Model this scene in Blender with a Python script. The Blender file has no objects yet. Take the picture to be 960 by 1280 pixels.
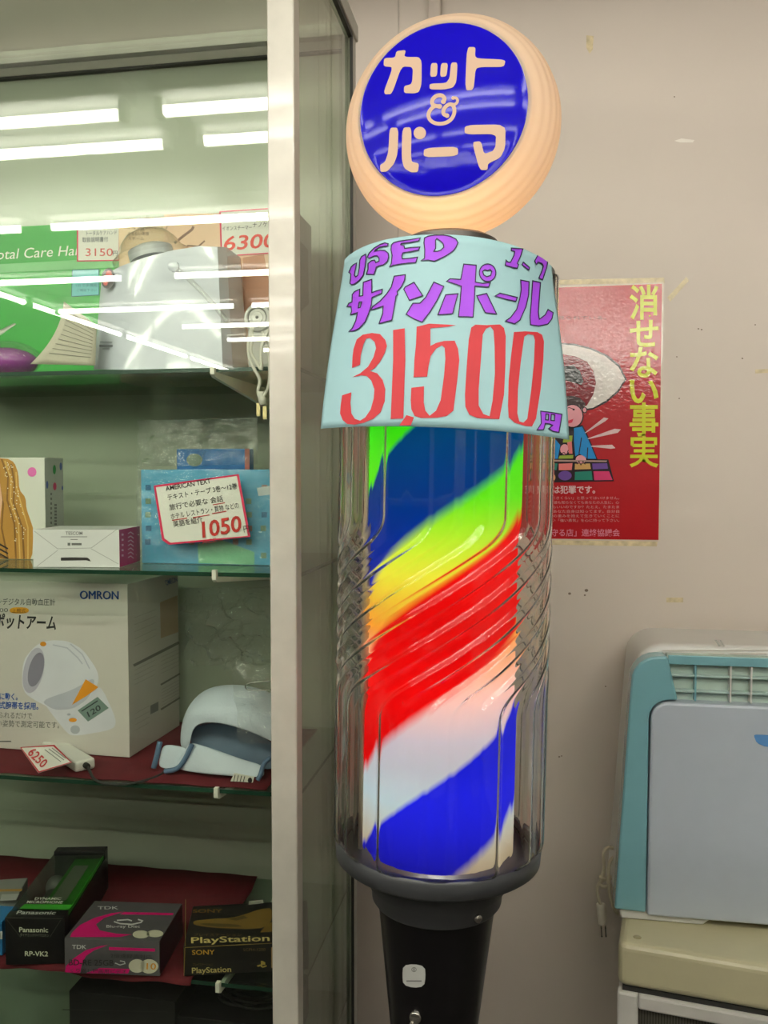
import bpy, bmesh, math, random
from mathutils import Vector, Matrix
from mathutils.geometry import tessellate_polygon
random.seed(7)
R = math.radians
scene = bpy.context.scene
COL = scene.collection

# ------------------------------------------------------------------ camera, world, exposure
EYE = Vector((0.0, 0.0, 1.50)); YAW = R(9.8); PITCH = R(-2.5); F = 1100.0
cam_d = bpy.data.cameras.new('camera'); cam = bpy.data.objects.new('camera', cam_d); COL.objects.link(cam)
cam_d.sensor_fit = 'VERTICAL'; cam_d.sensor_height = 36.0; cam_d.lens = F / 1280 * 36.0
cam_d.clip_start = 0.05
cam.location = EYE; cam.rotation_euler = (math.pi / 2 + PITCH, 0, YAW)
scene.camera = cam
world = bpy.data.worlds.new('world'); scene.world = world; world.use_nodes = True
world.node_tree.nodes['Background'].inputs[0].default_value = (0.85, 0.9, 1, 1)
world.node_tree.nodes['Background'].inputs[1].default_value = 0.02
scene.view_settings.view_transform = 'Standard'; scene.view_settings.look = 'None'
scene.view_settings.gamma = 1.0; scene.view_settings.use_curve_mapping = False
scene.view_settings.exposure = 0.47
scene.cycles.transparent_max_bounces = 40
scene.cycles.max_bounces = 10
TUBE_L = 24.0          # radiance of the fluorescent tubes

# camera geometry helpers: pixel (960x1280 frame) -> ray -> point on a real surface
CM = Matrix.Rotation(YAW, 3, 'Z') @ Matrix.Rotation(math.pi / 2 + PITCH, 3, 'X')
def ray(px, py): return (CM @ Vector(((px - 480) / F, (640 - py) / F, -1.0)))
def on_plane(px, py, p, n):
    d = ray(px, py); return EYE + d * ((Vector(p) - EYE).dot(n) / d.dot(n))
def PY(px, py, Y): return on_plane(px, py, (0, Y, 0), Vector((0, 1, 0)))
def PZ(px, py, z): return on_plane(px, py, (0, 0, z), Vector((0, 0, 1)))
def PXs(px, py, x): return on_plane(px, py, (x, 0, 0), Vector((1, 0, 0)))
CMI = CM.transposed()
def project(p):
    q = CMI @ (Vector(p) - EYE); return 480 + F * q.x / -q.z, 640 - F * q.y / -q.z

# ------------------------------------------------------------------ materials
def lin(c): return tuple(((v / 255) / 12.92 if v / 255 <= 0.04045 else ((v / 255 + 0.055) / 1.055) ** 2.4) for v in c) + (1.0,)
MATS = {}
def mat(name, rgb, rough=0.5, metal=0.0, spec=0.5, var=0.06, scale=30, bump=0.0, coat=0.0, trans=None, bscale=None, dist=0.002):
    if name in MATS: return MATS[name]
    m = bpy.data.materials.new(name); m.use_nodes = True; nt = m.node_tree; b = nt.nodes['Principled BSDF']
    c = lin(rgb); b.inputs['Roughness'].default_value = rough; b.inputs['Metallic'].default_value = metal
    b.inputs['Specular IOR Level'].default_value = spec; b.inputs['Coat Weight'].default_value = coat; b.inputs['Coat Roughness'].default_value = 0.05
    tc = nt.nodes.new('ShaderNodeTexCoord'); nz = nt.nodes.new('ShaderNodeTexNoise'); nz.inputs['Scale'].default_value = scale; nz.inputs['Detail'].default_value = 4
    nt.links.new(tc.outputs['Object'], nz.inputs['Vector'])
    rp = nt.nodes.new('ShaderNodeValToRGB'); rp.color_ramp.elements[0].position = 0.3; rp.color_ramp.elements[1].position = 0.7
    rp.color_ramp.elements[0].color = tuple(v * (1 - var) for v in c[:3]) + (1,); rp.color_ramp.elements[1].color = tuple(min(1, v * (1 + var)) for v in c[:3]) + (1,)
    nt.links.new(nz.outputs['Fac'], rp.inputs['Fac']); nt.links.new(rp.outputs['Color'], b.inputs['Base Color'])
    if bump:
        bn = nt.nodes.new('ShaderNodeBump'); bn.inputs['Strength'].default_value = bump; bn.inputs['Distance'].default_value = dist
        n2 = nt.nodes.new('ShaderNodeTexNoise'); n2.inputs['Scale'].default_value = bscale or scale * 4; n2.inputs['Detail'].default_value = 3
        nt.links.new(tc.outputs['Object'], n2.inputs['Vector']); nt.links.new(n2.outputs['Fac'], bn.inputs['Height']); nt.links.new(bn.outputs['Normal'], b.inputs['Normal']); nt.links.new(bn.outputs['Normal'], b.inputs['Coat Normal'])
    MATS[name] = m; return m
def glass(name, tint, ior=1.5, bump=0.0, bscale=60, edge=None, rough=0.0, haze=0.0):
    """thin clear sheet: transparent with Fresnel reflection (same from both sides)"""
    if name in MATS: return MATS[name]
    m = bpy.data.materials.new(name); m.use_nodes = True; nt = m.node_tree; nt.nodes.clear()
    out = nt.nodes.new('ShaderNodeOutputMaterial'); mix = nt.nodes.new('ShaderNodeMixShader')
    tr = nt.nodes.new('ShaderNodeBsdfTransparent'); gl = nt.nodes.new('ShaderNodeBsdfGlossy'); gl.inputs['Roughness'].default_value = rough
    fr = nt.nodes.new('ShaderNodeFresnel'); ge = nt.nodes.new('ShaderNodeNewGeometry'); mr = nt.nodes.new('ShaderNodeMapRange')
    mr.inputs['To Min'].default_value = ior; mr.inputs['To Max'].default_value = 1 / ior
    nt.links.new(ge.outputs['Backfacing'], mr.inputs['Value']); nt.links.new(mr.outputs['Result'], fr.inputs['IOR'])
    t = lin(tint); tr.inputs['Color'].default_value = t
    if edge:
        lw = nt.nodes.new('ShaderNodeLayerWeight'); lw.inputs['Blend'].default_value = 0.5
        rp = nt.nodes.new('ShaderNodeValToRGB'); rp.color_ramp.elements[0].position = 0.35; rp.color_ramp.elements[0].color = t
        rp.color_ramp.elements[1].position = 1.0; rp.color_ramp.elements[1].color = lin(edge)
        nt.links.new(lw.outputs['Facing'], rp.inputs['Fac']); nt.links.new(rp.outputs['Color'], tr.inputs['Color'])
    if bump:
        tc = nt.nodes.new('ShaderNodeTexCoord'); n2 = nt.nodes.new('ShaderNodeTexNoise'); n2.inputs['Scale'].default_value = bscale; n2.inputs['Detail'].default_value = 3
        bn = nt.nodes.new('ShaderNodeBump'); bn.inputs['Strength'].default_value = bump; bn.inputs['Distance'].default_value = 0.01
        nt.links.new(tc.outputs['Object'], n2.inputs['Vector']); nt.links.new(n2.outputs['Fac'], bn.inputs['Height'])
        nt.links.new(bn.outputs['Normal'], gl.inputs['Normal']); nt.links.new(bn.outputs['Normal'], fr.inputs['Normal'])
    nt.links.new(fr.outputs['Fac'], mix.inputs['Fac'])
    if haze:
        hz = nt.nodes.new('ShaderNodeMixShader'); hz.inputs[0].default_value = haze; df = nt.nodes.new('ShaderNodeBsdfTranslucent'); d2 = nt.nodes.new('ShaderNodeBsdfDiffuse'); h2 = nt.nodes.new('ShaderNodeMixShader')
        nt.links.new(df.outputs[0], h2.inputs[1]); nt.links.new(d2.outputs[0], h2.inputs[2]); nt.links.new(tr.outputs[0], hz.inputs[1]); nt.links.new(h2.outputs[0], hz.inputs[2]); tr = hz
    nt.links.new(tr.outputs[0], mix.inputs[1]); nt.links.new(gl.outputs[0], mix.inputs[2]); nt.links.new(mix.outputs[0], out.inputs['Surface'])
    MATS[name] = m; return m
def emit(name, rgb, s):
    if name in MATS: return MATS[name]
    m = bpy.data.materials.new(name); m.use_nodes = True; nt = m.node_tree; nt.nodes.clear()
    out = nt.nodes.new('ShaderNodeOutputMaterial'); e = nt.nodes.new('ShaderNodeEmission'); e.inputs[0].default_value = lin(rgb); e.inputs[1].default_value = s
    nt.links.new(e.outputs[0], out.inputs['Surface']); MATS[name] = m; return m
def ink(rgb, name=None, rough=0.5): return mat(name or 'ink_%02x%02x%02x' % tuple(rgb), rgb, rough, var=0.03)

# ------------------------------------------------------------------ mesh helpers
def world_of(parent):
    m = Matrix.Identity(4); p = parent
    while p is not None: m = p.matrix_basis @ m; p = p.parent
    return m
def link(name, me, m=None, parent=None, smooth=False):
    o = bpy.data.objects.new(name, me); COL.objects.link(o)
    if m is not None: me.materials.append(m)
    if parent is not None:
        o.parent = parent; me.transform(world_of(parent).inverted())
    if smooth: me.shade_smooth()
    return o
def pydata(name, v, f, m=None, parent=None, smooth=False):
    me = bpy.data.meshes.new(name); me.from_pydata([tuple(p) for p in v], [], f); me.update()
    return link(name, me, m, parent, smooth)
def frombm(name, bm, m=None, parent=None, smooth=False):
    me = bpy.data.meshes.new(name); bmesh.ops.recalc_face_normals(bm, faces=bm.faces); bm.to_mesh(me); bm.free(); return link(name, me, m, parent, smooth)
def box_bm(x0, x1, y0, y1, z0, z1, bev=0.0, seg=2, M=None):
    bm = bmesh.new(); bmesh.ops.create_cube(bm, size=1)
    bmesh.ops.scale(bm, vec=(x1 - x0, y1 - y0, z1 - z0), verts=bm.verts); bmesh.ops.translate(bm, vec=((x0 + x1) / 2, (y0 + y1) / 2, (z0 + z1) / 2), verts=bm.verts)
    if bev: bmesh.ops.bevel(bm, geom=list(bm.edges), offset=bev, segments=seg, affect='EDGES', profile=0.5)
    if M is not None: bmesh.ops.transform(bm, matrix=M, verts=bm.verts)
    return bm
def box(name, x0, x1, y0, y1, z0, z1, m, parent=None, bev=0.0, M=None, seg=2):
    return frombm(name, box_bm(x0, x1, y0, y1, z0, z1, bev, seg, M), m, parent)
def lathe(name, prof, m, parent=None, M=Matrix.Identity(4), n=64, smooth=True, cap=False):
    v = []; f = []
    for r, z in prof:
        for i in range(n):
            a = 2 * math.pi * i / n; v.append(M @ Vector((r * math.cos(a), r * math.sin(a), z)))
    for k in range(len(prof) - 1):
        for i in range(n):
            j = (i + 1) % n; f.append((k * n + i, k * n + j, (k + 1) * n + j, (k + 1) * n + i))
    if cap: f.append(tuple(range(n))[::-1]); f.append(tuple(range((len(prof) - 1) * n, len(prof) * n)))
    o = pydata(name, v, f, m, parent, smooth)
    if smooth and cap: o.data.set_sharp_from_angle(angle=R(35))
    elif smooth: o.data.set_sharp_from_angle(angle=R(50))
    return o
def tube(name, pts, r, m, parent=None, n=8, smooth_iter=2, join=None):
    P = [Vector(p) for p in pts]
    for _ in range(smooth_iter):
        Q = [P[0]]
        for a, b in zip(P[:-1], P[1:]): Q += [a.lerp(b, .25), a.lerp(b, .75)]
        P = Q + [P[-1]]
    v = []; f = []; up = Vector((0.13, 0.31, 0.94))
    for i, p in enumerate(P):
        t = (P[min(i + 1, len(P) - 1)] - P[max(i - 1, 0)]).normalized()
        s = t.cross(up); s = s.normalized() if s.length > 1e-4 else Vector((1, 0, 0)); w = t.cross(s).normalized(); up = w * -1 if w.dot(up) < 0 else w
        for k in range(n):
            a = 2 * math.pi * k / n; v.append(p + (s * math.cos(a) + w * math.sin(a)) * r)
    for i in range(len(P) - 1):
        for k in range(n): f.append((i * n + k, i * n + (k + 1) % n, (i + 1) * n + (k + 1) % n, (i + 1) * n + k))
    f.append(tuple(range(n))[::-1]); f.append(tuple(range((len(P) - 1) * n, len(P) * n)))
    return pydata(name, v, f, m, parent, True)
def thing(name, label, cat, loc, group=None):
    o = bpy.data.objects.new(name, None); COL.objects.link(o); o.location = loc; o.empty_display_size = 0.03
    tag(o, label, cat, group); return o
def tag(o, label, cat, group=None):
    o['label'] = label; o['category'] = cat
    if group: o['group'] = group
    return o
def struct(o): o['kind'] = 'structure'; return o
def chaikin(p, it=2, r=0.2):
    for _ in range(it):
        q = []
        for i in range(len(p)):
            a = p[i]; b = p[(i + 1) % len(p)]
            q += [(a[0] + (b[0] - a[0]) * r, a[1] + (b[1] - a[1]) * r), (a[0] + (b[0] - a[0]) * (1 - r), a[1] + (b[1] - a[1]) * (1 - r))]
        p = q
    return p
# --- flat print: shapes drawn in photo pixels, laid onto a real surface by mapper(px,py,offset)
class Plane:
    def __init__(s, p, n): s.p = Vector(p); s.n = Vector(n).normalized(); s.n = s.n if (EYE - s.p).dot(s.n) > 0 else -s.n
    zmin = None
    def __call__(s, px, py, off=0.0004):
        p = on_plane(px, py, s.p + s.n * off, s.n)
        if s.zmin is not None and p.z < s.zmin: p.z = s.zmin
        return p
def stroke_poly(pts, w, closed=False):
    """mitred ribbon polygons (list of quads) for a polyline; w may be a list"""
    P = [Vector((x, y)) for x, y in pts]; n = len(P); ws = w if isinstance(w, (list, tuple)) else [w] * n; L = []; Rr = []
    for i in range(n):
        a = P[(i - 1) % n] if closed or i > 0 else None; b = P[(i + 1) % n] if closed or i < n - 1 else None
        d1 = (P[i] - a).normalized() if a is not None else None; d2 = (b - P[i]).normalized() if b is not None else None
        d1 = d1 or d2; d2 = d2 or d1; t = d1 + d2; t = t.normalized() if t.length > 1e-3 else d1
        nn = Vector((-t.y, t.x)); k = 1 / max(0.5, nn.dot(Vector((-d1.y, d1.x))))
        L.append(P[i] + nn * ws[i] / 2 * k); Rr.append(P[i] - nn * ws[i] / 2 * k)
    q = []
    for i in range(n if closed else n - 1):
        j = (i + 1) % n; q.append([tuple(L[i]), tuple(L[j]), tuple(Rr[j]), tuple(Rr[i])])
    return q
def ell(cx, cy, rx, ry, n=24, a0=0.0): return [(cx + rx * math.cos(2 * math.pi * i / n) * math.cos(a0) - ry * math.sin(2 * math.pi * i / n) * math.sin(a0), cy + rx * math.cos(2 * math.pi * i / n) * math.sin(a0) + ry * math.sin(2 * math.pi * i / n) * math.cos(a0)) for i in range(n)]
def rect(x0, y0, x1, y1): return [(x0, y0), (x1, y0), (x1, y1), (x0, y1)]
def printed(name, shapes, surf, m, parent, off=0.0004, grid=None):
    """shapes: list of polygons, or (outline, hole, hole...) tuples, in photo pixels"""
    bm = bmesh.new()
    for s in shapes:
        loops = [list(l) for l in s] if isinstance(s, tuple) else [list(s)]
        flat = [p for l in loops for p in l]
        if len(flat) == 4: tris = [(0, 1, 2), (0, 2, 3)]
        else: tris = tessellate_polygon([[Vector((x, y, 0)) for x, y in l] for l in loops])
        vs = [bm.verts.new((x, y, 0)) for x, y in flat]
        for t in tris:
            try: bm.faces.new([vs[i] for i in t])
            except ValueError: pass
    if grid:
        xs = [v.co.x for v in bm.verts]; ys = [v.co.y for v in bm.verts]
        g = math.floor(min(xs) / grid) * grid
        while g < max(xs): bmesh.ops.bisect_plane(bm, geom=bm.verts[:] + bm.edges[:] + bm.faces[:], plane_co=(g, 0, 0), plane_no=(1, 0, 0)); g += grid
        g = math.floor(min(ys) / grid) * grid
        while g < max(ys): bmesh.ops.bisect_plane(bm, geom=bm.verts[:] + bm.edges[:] + bm.faces[:], plane_co=(0, g, 0), plane_no=(0, 1, 0)); g += grid
    for v in bm.verts: v.co = surf(v.co.x, v.co.y, off)
    return frombm(name, bm, m, parent)
def text_shapes(s, x, y, h, w=None, ang=0.0, bold=0.0, shear=0.0, vertical=False):
    """text as triangles in photo pixels: left end x, baseline y, cap height h, fitted to width w"""
    cu = bpy.data.curves.new('t', 'FONT'); cu.body = s; cu.size = 1.0; cu.offset = bold; cu.resolution_u = 3; cu.shear = shear
    ob = bpy.data.objects.new('t', cu); COL.objects.link(ob)
    dg = bpy.context.evaluated_depsgraph_get(); me = bpy.data.meshes.new_from_object(ob.evaluated_get(dg))
    me.calc_loop_triangles(); V = [v.co.copy() for v in me.vertices]; T = [tuple(t.vertices) for t in me.loop_triangles]
    bpy.data.objects.remove(ob); bpy.data.curves.remove(cu); bpy.data.meshes.remove(me)
    if not V: return []
    x0 = min(v.x for v in V); x1 = max(v.x for v in V); sy = h / 0.72; sx = (w / (x1 - x0)) if w else sy
    ca, sa = math.cos(ang), math.sin(ang); out = []
    def tr(v):
        u = (v.x - x0) * sx; q = -v.y * sy; return (x + u * ca - q * sa, y + u * sa + q * ca)
    return [[tr(V[i]) for i in t] for t in T]
def loft(name, rows, m, parent=None, sub=0, solid=0.0, smooth=True, closed=False):
    v = [Vector(p) for r in rows for p in r]; n = len(rows[0]); f = []
    for k in range(len(rows) - 1):
        for i in range(n if closed else n - 1): j = (i + 1) % n; f.append((k * n + i, k * n + j, (k + 1) * n + j, (k + 1) * n + i))
    o = pydata(name, v, f, m, parent, smooth)
    if solid: md = o.modifiers.new('solid', 'SOLIDIFY'); md.thickness = solid; md.offset = 0
    if sub: md = o.modifiers.new('sub', 'SUBSURF'); md.levels = sub; md.render_levels = sub
    return o
class PBox:
    """a carton standing on height zs; front bottom edge from photo pixels; local x along front, y into depth"""
    def __init__(s, bl, br, zs, top_y, depth, at='l'):
        s.A = PZ(bl[0], bl[1], zs); B = PZ(br[0], br[1], zs); s.u = (B - s.A); s.w = s.u.length; s.u.normalize(); s.v = Vector((-s.u.y, s.u.x, 0)); s.d = depth; s.z = zs
        ref, px = (s.A, bl[0]) if at == 'l' else (B, br[0])
        s.h = on_plane(px, top_y, ref, s.v).z - zs
        s.M = Matrix(((s.u.x, s.v.x, 0, s.A.x), (s.u.y, s.v.y, 0, s.A.y), (0, 0, 1, zs), (0, 0, 0, 1)))
        s.front = Plane(s.A, -s.v); s.right = Plane(B, s.u); s.top = Plane(s.A + Vector((0, 0, s.h)), (0, 0, 1))
        s.base = s.M @ Vector((s.w / 2, depth / 2, 0)); s.front.zmin = s.right.zmin = zs + 0.0008
    def build(s, name, m, parent, bev=0.0012): return box(name, 0, s.w, 0, s.d, 0.0005, s.h, m, parent, bev, s.M)

# ------------------------------------------------------------------ room
WALL_Y = 1.82; CEIL = 2.60; XL, XR, YB = -4.4, 2.4, -7.0
m_wall = mat('painted_wall', (206, 195, 183), 0.55, var=0.025, scale=3, bump=0.25, bscale=220, dist=0.0006)
m_wall2 = mat('side_wall_paint', (150, 146, 140), 0.7)
m_ceil = mat('ceiling_board', (226, 226, 220), 0.8)
m_floor = mat('vinyl_floor', (78, 74, 70), 0.35, var=0.12, scale=6)
wall = struct(box('wall_back', XL, XR, WALL_Y, WALL_Y + 0.1, 0, CEIL, m_wall))
struct(box('wall_left', XL - 0.1, XL, YB, WALL_Y + 0.1, 0, CEIL, m_wall2)); struct(box('wall_right', XR, XR + 0.1, YB, WALL_Y + 0.1, 0, CEIL, m_wall2))
struct(box('wall_front', XL, XR, YB - 0.1, YB, 0, CEIL, m_wall2))
struct(box('floor', XL, XR, YB, WALL_Y, -0.1, 0, m_floor)); struct(box('ceiling', XL, XR, YB, WALL_Y, CEIL, CEIL + 0.1, m_ceil))
m_base = mat('baseboard_vinyl', (92, 84, 76), 0.5)
struct(box('baseboard_back', XL, XR, WALL_Y - 0.006, WALL_Y, 0, 0.075, m_base, bev=0.002))
# conduit trunking behind the globe and a wall joint strip
a = PY(536, 8, WALL_Y).x; b = PY(552, 8, WALL_Y).x
cond = box('trim_1', a, b, WALL_Y - 0.018, WALL_Y, 0.075, CEIL, mat('trunking_plastic', (196, 184, 172), 0.45), bev=0.003); struct(cond)
a = PY(498, 8, WALL_Y).x
struct(box('trim_2', a - 0.0015, a + 0.0015, WALL_Y - 0.002, WALL_Y, 0.075, CEIL, mat('joint_strip', (186, 176, 164), 0.6)))
# tape remnants and scuffs on the wall
WP = Plane((0, WALL_Y, 0), (0, -1, 0))
m_tape = mat('old_tape', (206, 190, 150), 0.35, var=0.2, scale=90); m_chip = mat('wall_chip', (232, 226, 216), 0.6); m_scuff = mat('scuff_mark', (120, 104, 90), 0.8)
for sh in ([(733, 44), (742, 45), (741, 62), (737, 67), (733, 60)], [(834, 372), (858, 346), (861, 351), (838, 377)], rect(833, 747, 854, 753), [(944, 462), (960, 461), (960, 466), (944, 467)],
           [(690, 350), (830, 347), (831, 354), (690, 356)], [(690, 675), (822, 677), (821, 683), (690, 681)]):
    printed('tape_remnant', [sh], WP, m_tape, wall, 0.0006)
for sh in ([(843, 176), (852, 173), (868, 175), (866, 178), (850, 178)],): printed('paint_chip', [sh], WP, m_chip, wall, 0.0005)
for cx, cy, r in ((712, 742, 2), (733, 738, 2.4), (731, 744, 1.4), (843, 121, 1), (873, 411, 1.2), (877, 412, 1.2), (846, 446, 1), (849, 498, 1), (928, 448, 1.2), (944, 406, 1), (757, 858, 1), (699, 946, 1.3), (630, 1081, 0.9), (702, 945, 1)):
    printed('scuff_mark', [ell(cx, cy, r, r * 0.8, 8)], WP, m_scuff, wall, 0.0005)

# ------------------------------------------------------------------ ceiling lights (seen as reflections in the glass)
m_fix = mat('fixture_enamel', (240, 240, 236), 0.4); m_tube = emit('fluorescent_tube', (255, 250, 238), TUBE_L); m_cap = mat('tube_cap', (190, 190, 190), 0.3, 0.8)
def fixture_master(along_y=False):
    t = thing('ceiling_light', '', 'ceiling light', (0, 0, CEIL))
    L = 0.60
    box('housing', -L, L, -0.055, 0.055, CEIL - 0.05, CEIL, m_fix, t, 0.006)
    v = []; M = Matrix.Translation((0, 0, CEIL - 0.085)) @ Matrix.Rotation(math.pi / 2, 4, 'Y')
    lathe('fluorescent_tube', [(0.0155, -0.575), (0.0155, 0.575)], m_tube, t, M, 10)
    for s in (-1, 1): box('lamp_holder', s * 0.585 - 0.012, s * 0.585 + 0.012, -0.018, 0.018, CEIL - 0.105, CEIL - 0.05, m_fix, t, 0.003)
    return t
master = fixture_master(); used = [False]
def place_fixture(x, y, rz, label, group):
    if not used[0]: r = master; used[0] = True
    else:
        r = master.copy(); COL.objects.link(r)
        for ch in list(master.children):
            c = ch.copy(); COL.objects.link(c); c.parent = r
    r.location = (x, y, CEIL); r.rotation_euler = (0, 0, rz); r['label'] = label; r['group'] = group
rows = ((-0.06, (-0.46, 0.78, -1.74), 'first'), (-0.29, (-0.43, 0.81, -1.71), 'second'), (-1.08, (-0.16, 1.08, -1.40, -2.68), 'third'), (-2.01, (-0.02, 1.22, -1.26, -2.70), 'fourth'),
        (-2.83, (0.13, 1.37, -1.12, -2.38), 'fifth'), (-3.5, (-0.60, 0.64, -1.84), 'sixth'), (-4.12, (-0.50, 0.74, -1.74), 'seventh'), (-4.7, (-0.4, 0.84, -1.64), 'eighth'))
for y, xs, nm in rows:
    for k, x in enumerate(sorted(xs)): place_fixture(x, y, 0, 'bare tube fluorescent ceiling light, %s row from the display case, %s from the left' % (nm, ('first', 'second', 'third', 'fourth')[k]), 'ceiling lights in the %s row' % nm)
for k in range(4): place_fixture(-3.0, -1.94 - k * 1.22, math.pi / 2, 'bare tube fluorescent ceiling light, %s in the line along the left wall' % ('nearest', 'second', 'third', 'farthest')[k], 'ceiling lights along the left wall')

# ------------------------------------------------------------------ unseen shelving added behind the viewer to shade the lower scene
gon = thing('shade_shelving', 'tall grey double-sided shelving unit, unseen, added to shade the lower scene', 'shelving', (-0.9, -0.95, 0))
m_gon = mat('shelving_steel', (120, 118, 114), 0.5)
box('back_board', -3.0, 1.3, -0.96, -0.94, 0.1, 1.89, m_gon, gon)
for k in range(5):
    for sd in (-1, 1): box('shelf_board', -3.0, 1.3, -0.95 + (0.01 if sd > 0 else -0.34), -0.95 + (0.34 if sd > 0 else -0.01), 0.10 + 0.435 * k, 0.12 + 0.435 * k, m_gon, gon, 0.002)
for x in (-3.0, -1.57, -0.14, 1.29): box('upright', x - 0.02, x + 0.02, -0.975, -0.925, 0.0, 1.90, m_gon, gon)
for x in (-3.0, -1.57, -0.14, 1.29): box('foot_plate', x - 0.02, x + 0.02, -1.29, -0.61, 0.0, 0.10, m_gon, gon)

# ------------------------------------------------------------------ glass display case
m_alu = mat('white_aluminium', (186, 183, 170), 0.32, 0.0, coat=0.3); m_alu2 = mat('satin_aluminium', (178, 177, 166), 0.4, 0.0); m_gask = mat('black_gasket', (46, 46, 42), 0.6)
m_glass = glass('case_glass', (249, 252, 248)); m_side = glass('side_glass', (242, 245, 238)); m_edge = mat('glass_edge_green', (34, 66, 50), 0.15); m_shelf = glass('shelf_glass', (240, 248, 242))
m_back = mat('case_back_panel', (176, 183, 165), 0.16, var=0.02, scale=8); m_roof = mat('case_top_board', (206, 204, 192), 0.5, var=0.02)
m_brk = mat('bracket_enamel', (232, 228, 214), 0.4)
YF = 1.15; YBK = 1.545
XS = PY(371.5, 640, YF).x; XPL = PY(338.5, 640, YF).x; XCL = -1.75
ZR = PY(335, 57, 1.53).z; ZB = 0.30
case = thing('display_case', 'tall white-framed glass display case filled with boxed goods, beside the barber pole', 'display case', ((XCL + XS) / 2, (YF + YBK) / 2, 0))
box('corner_post', XPL, XS, YF - 0.006, YF + 0.022, 0.02, ZR + 0.03, m_alu, case, 0.002)
box('corner_post', XS - 0.020, XS, YBK - 0.022, YBK + 0.004, 0.02, ZR + 0.03, m_alu2, case, 0.002)
box('corner_post', XCL, XCL + 0.03, YF - 0.006, YF + 0.022, 0.02, ZR + 0.03, m_alu, case, 0.002)
box('corner_post', XCL, XCL + 0.03, YBK - 0.022, YBK + 0.004, 0.02, ZR + 0.03, m_alu, case, 0.002)
box('gasket', XS - 0.003, XS + 0.0015, YBK - 0.034, YBK - 0.029, ZB, ZR, m_gask, case)
box('top_glass', XCL + 0.03, XS - 0.009, YF + 0.022, YBK - 0.001, ZR + 0.001, ZR + 0.007, m_glass, case)
box('top_rail', XS - 0.008, XS + 0.004, YF - 0.004, YBK + 0.006, ZR + 0.002, ZR + 0.03, m_alu2, case, 0.002)
box('top_rail', XCL, XPL, YF - 0.004, YF + 0.02, ZR + 0.012, ZR + 0.035, m_alu, case, 0.002)
box('gasket', XS - 0.006, XS + 0.001, YF + 0.03, YBK - 0.03, ZR - 0.006, ZR + 0.002, m_gask, case)
box('back_panel', XCL + 0.005, XS - 0.02, YBK - 0.006, YBK, ZB, ZR, m_back, case)
box('back_rail', XCL + 0.03, XS - 0.021, YBK - 0.016, YBK + 0.004, ZR + 0.0075, ZR + 0.030, m_alu, case, 0.001)
box('back_rail', XCL + 0.03, XS - 0.021, YBK - 0.016, YBK - 0.0065, ZR - 0.016, ZR - 0.0005, m_alu, case, 0.001)
box('back_rail', XCL + 0.03, XS - 0.021, YBK - 0.0165, YBK - 0.0065, ZR - 0.020, ZR - 0.0165, m_gask, case)
box('front_glass', XCL + 0.03, XPL, YF + 0.004, YF + 0.009, ZB, ZR - 0.002, m_glass, case)
box('side_glass', XS - 0.010, XS - 0.005, YF + 0.022, YBK - 0.022, ZB, ZR - 0.002, m_side, case)
box('base_cabinet', XCL, XS, YF, YBK, 0.02, ZB, mat('case_base', (90, 86, 78), 0.5), case, 0.004)
YSF = 1.205
ZS = [PY(300, py, YSF).z for py in (459, 716, 988, 1231)]
def shelf_part(z):
    bm = box_bm(XCL + 0.032, XS - 0.014, YSF, YBK - 0.010, z - 0.006, z)
    me = bpy.data.meshes.new('glass_shelf'); bm.to_mesh(me); bm.free(); o = link('glass_shelf', me, m_shelf, case); me.materials.append(m_edge)
    for p in me.polygons:
        if abs(p.normal.z) < 0.5 and (p.normal.y < -0.5 or p.normal.x > 0.5): p.material_index = 1
    return o
XB = PY(266, 460, YSF - 0.006).x
for i, z in enumerate(ZS):
    shelf_part(z)
    for xb in (XB, XB - 0.75):
        pr = [(YSF - 0.009, z + 0.004), (YSF - 0.009, z - 0.010), (YSF - 0.002, z - 0.014), (YBK - 0.012, z - 0.048), (YBK - 0.012, z - 0.0065), (YSF - 0.001, z - 0.0065), (YSF - 0.001, z + 0.004)]
        v = [(xb - 0.003, y, q) for y, q in pr] + [(xb + 0.003, y, q) for y, q in pr]; n = len(pr)
        pydata('shelf_bracket', v, [tuple(range(n)), tuple(range(2 * n - 1, n - 1, -1))] + [(k, n + k, n + (k + 1) % n, (k + 1) % n) for k in range(n)], m_brk, case)
Z1, Z2, Z3, Z4 = ZS

# ------------------------------------------------------------------ barber pole
PYY = 1.08
A = PY(566, 158, PYY); B = PY(545, 1150, PYY)
ax = (A - B).normalized(); base = B + ax * (-(B.z) / ax.z)
sx = Vector((1, 0, 0)) - ax * ax.x; sx.normalize(); sy = ax.cross(sx)
PM = Matrix(((sx.x, sy.x, ax.x, base.x), (sx.y, sy.y, ax.y, base.y), (sx.z, sy.z, ax.z, base.z), (0, 0, 0, 1)))
def zp(py, front=0.0):
    """height along the pole for a photo row, on its axis or on its front"""
    lo, hi = 0.0, 2.5
    for _ in range(40):
        m_ = (lo + hi) / 2
        if project(PM @ Vector((0, -front, m_)))[1] > py: lo = m_
        else: hi = m_
    return lo
RG = 0.1305; RC = 0.1315; RI = 0.0905
pole = thing('barber_pole', 'lit barber pole with round globe sign on top and striped rotating cylinder', 'barber pole', base)
m_dark = mat('dark_grey_metal', (78, 80, 82), 0.42, 0.3, var=0.08); m_black = mat('black_column', (16, 15, 16), 0.28, var=0.2)
zbr = zp(1110, RC)          # bottom ring upper edge (front)
zr2 = zp(1166, 0.085)
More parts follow.
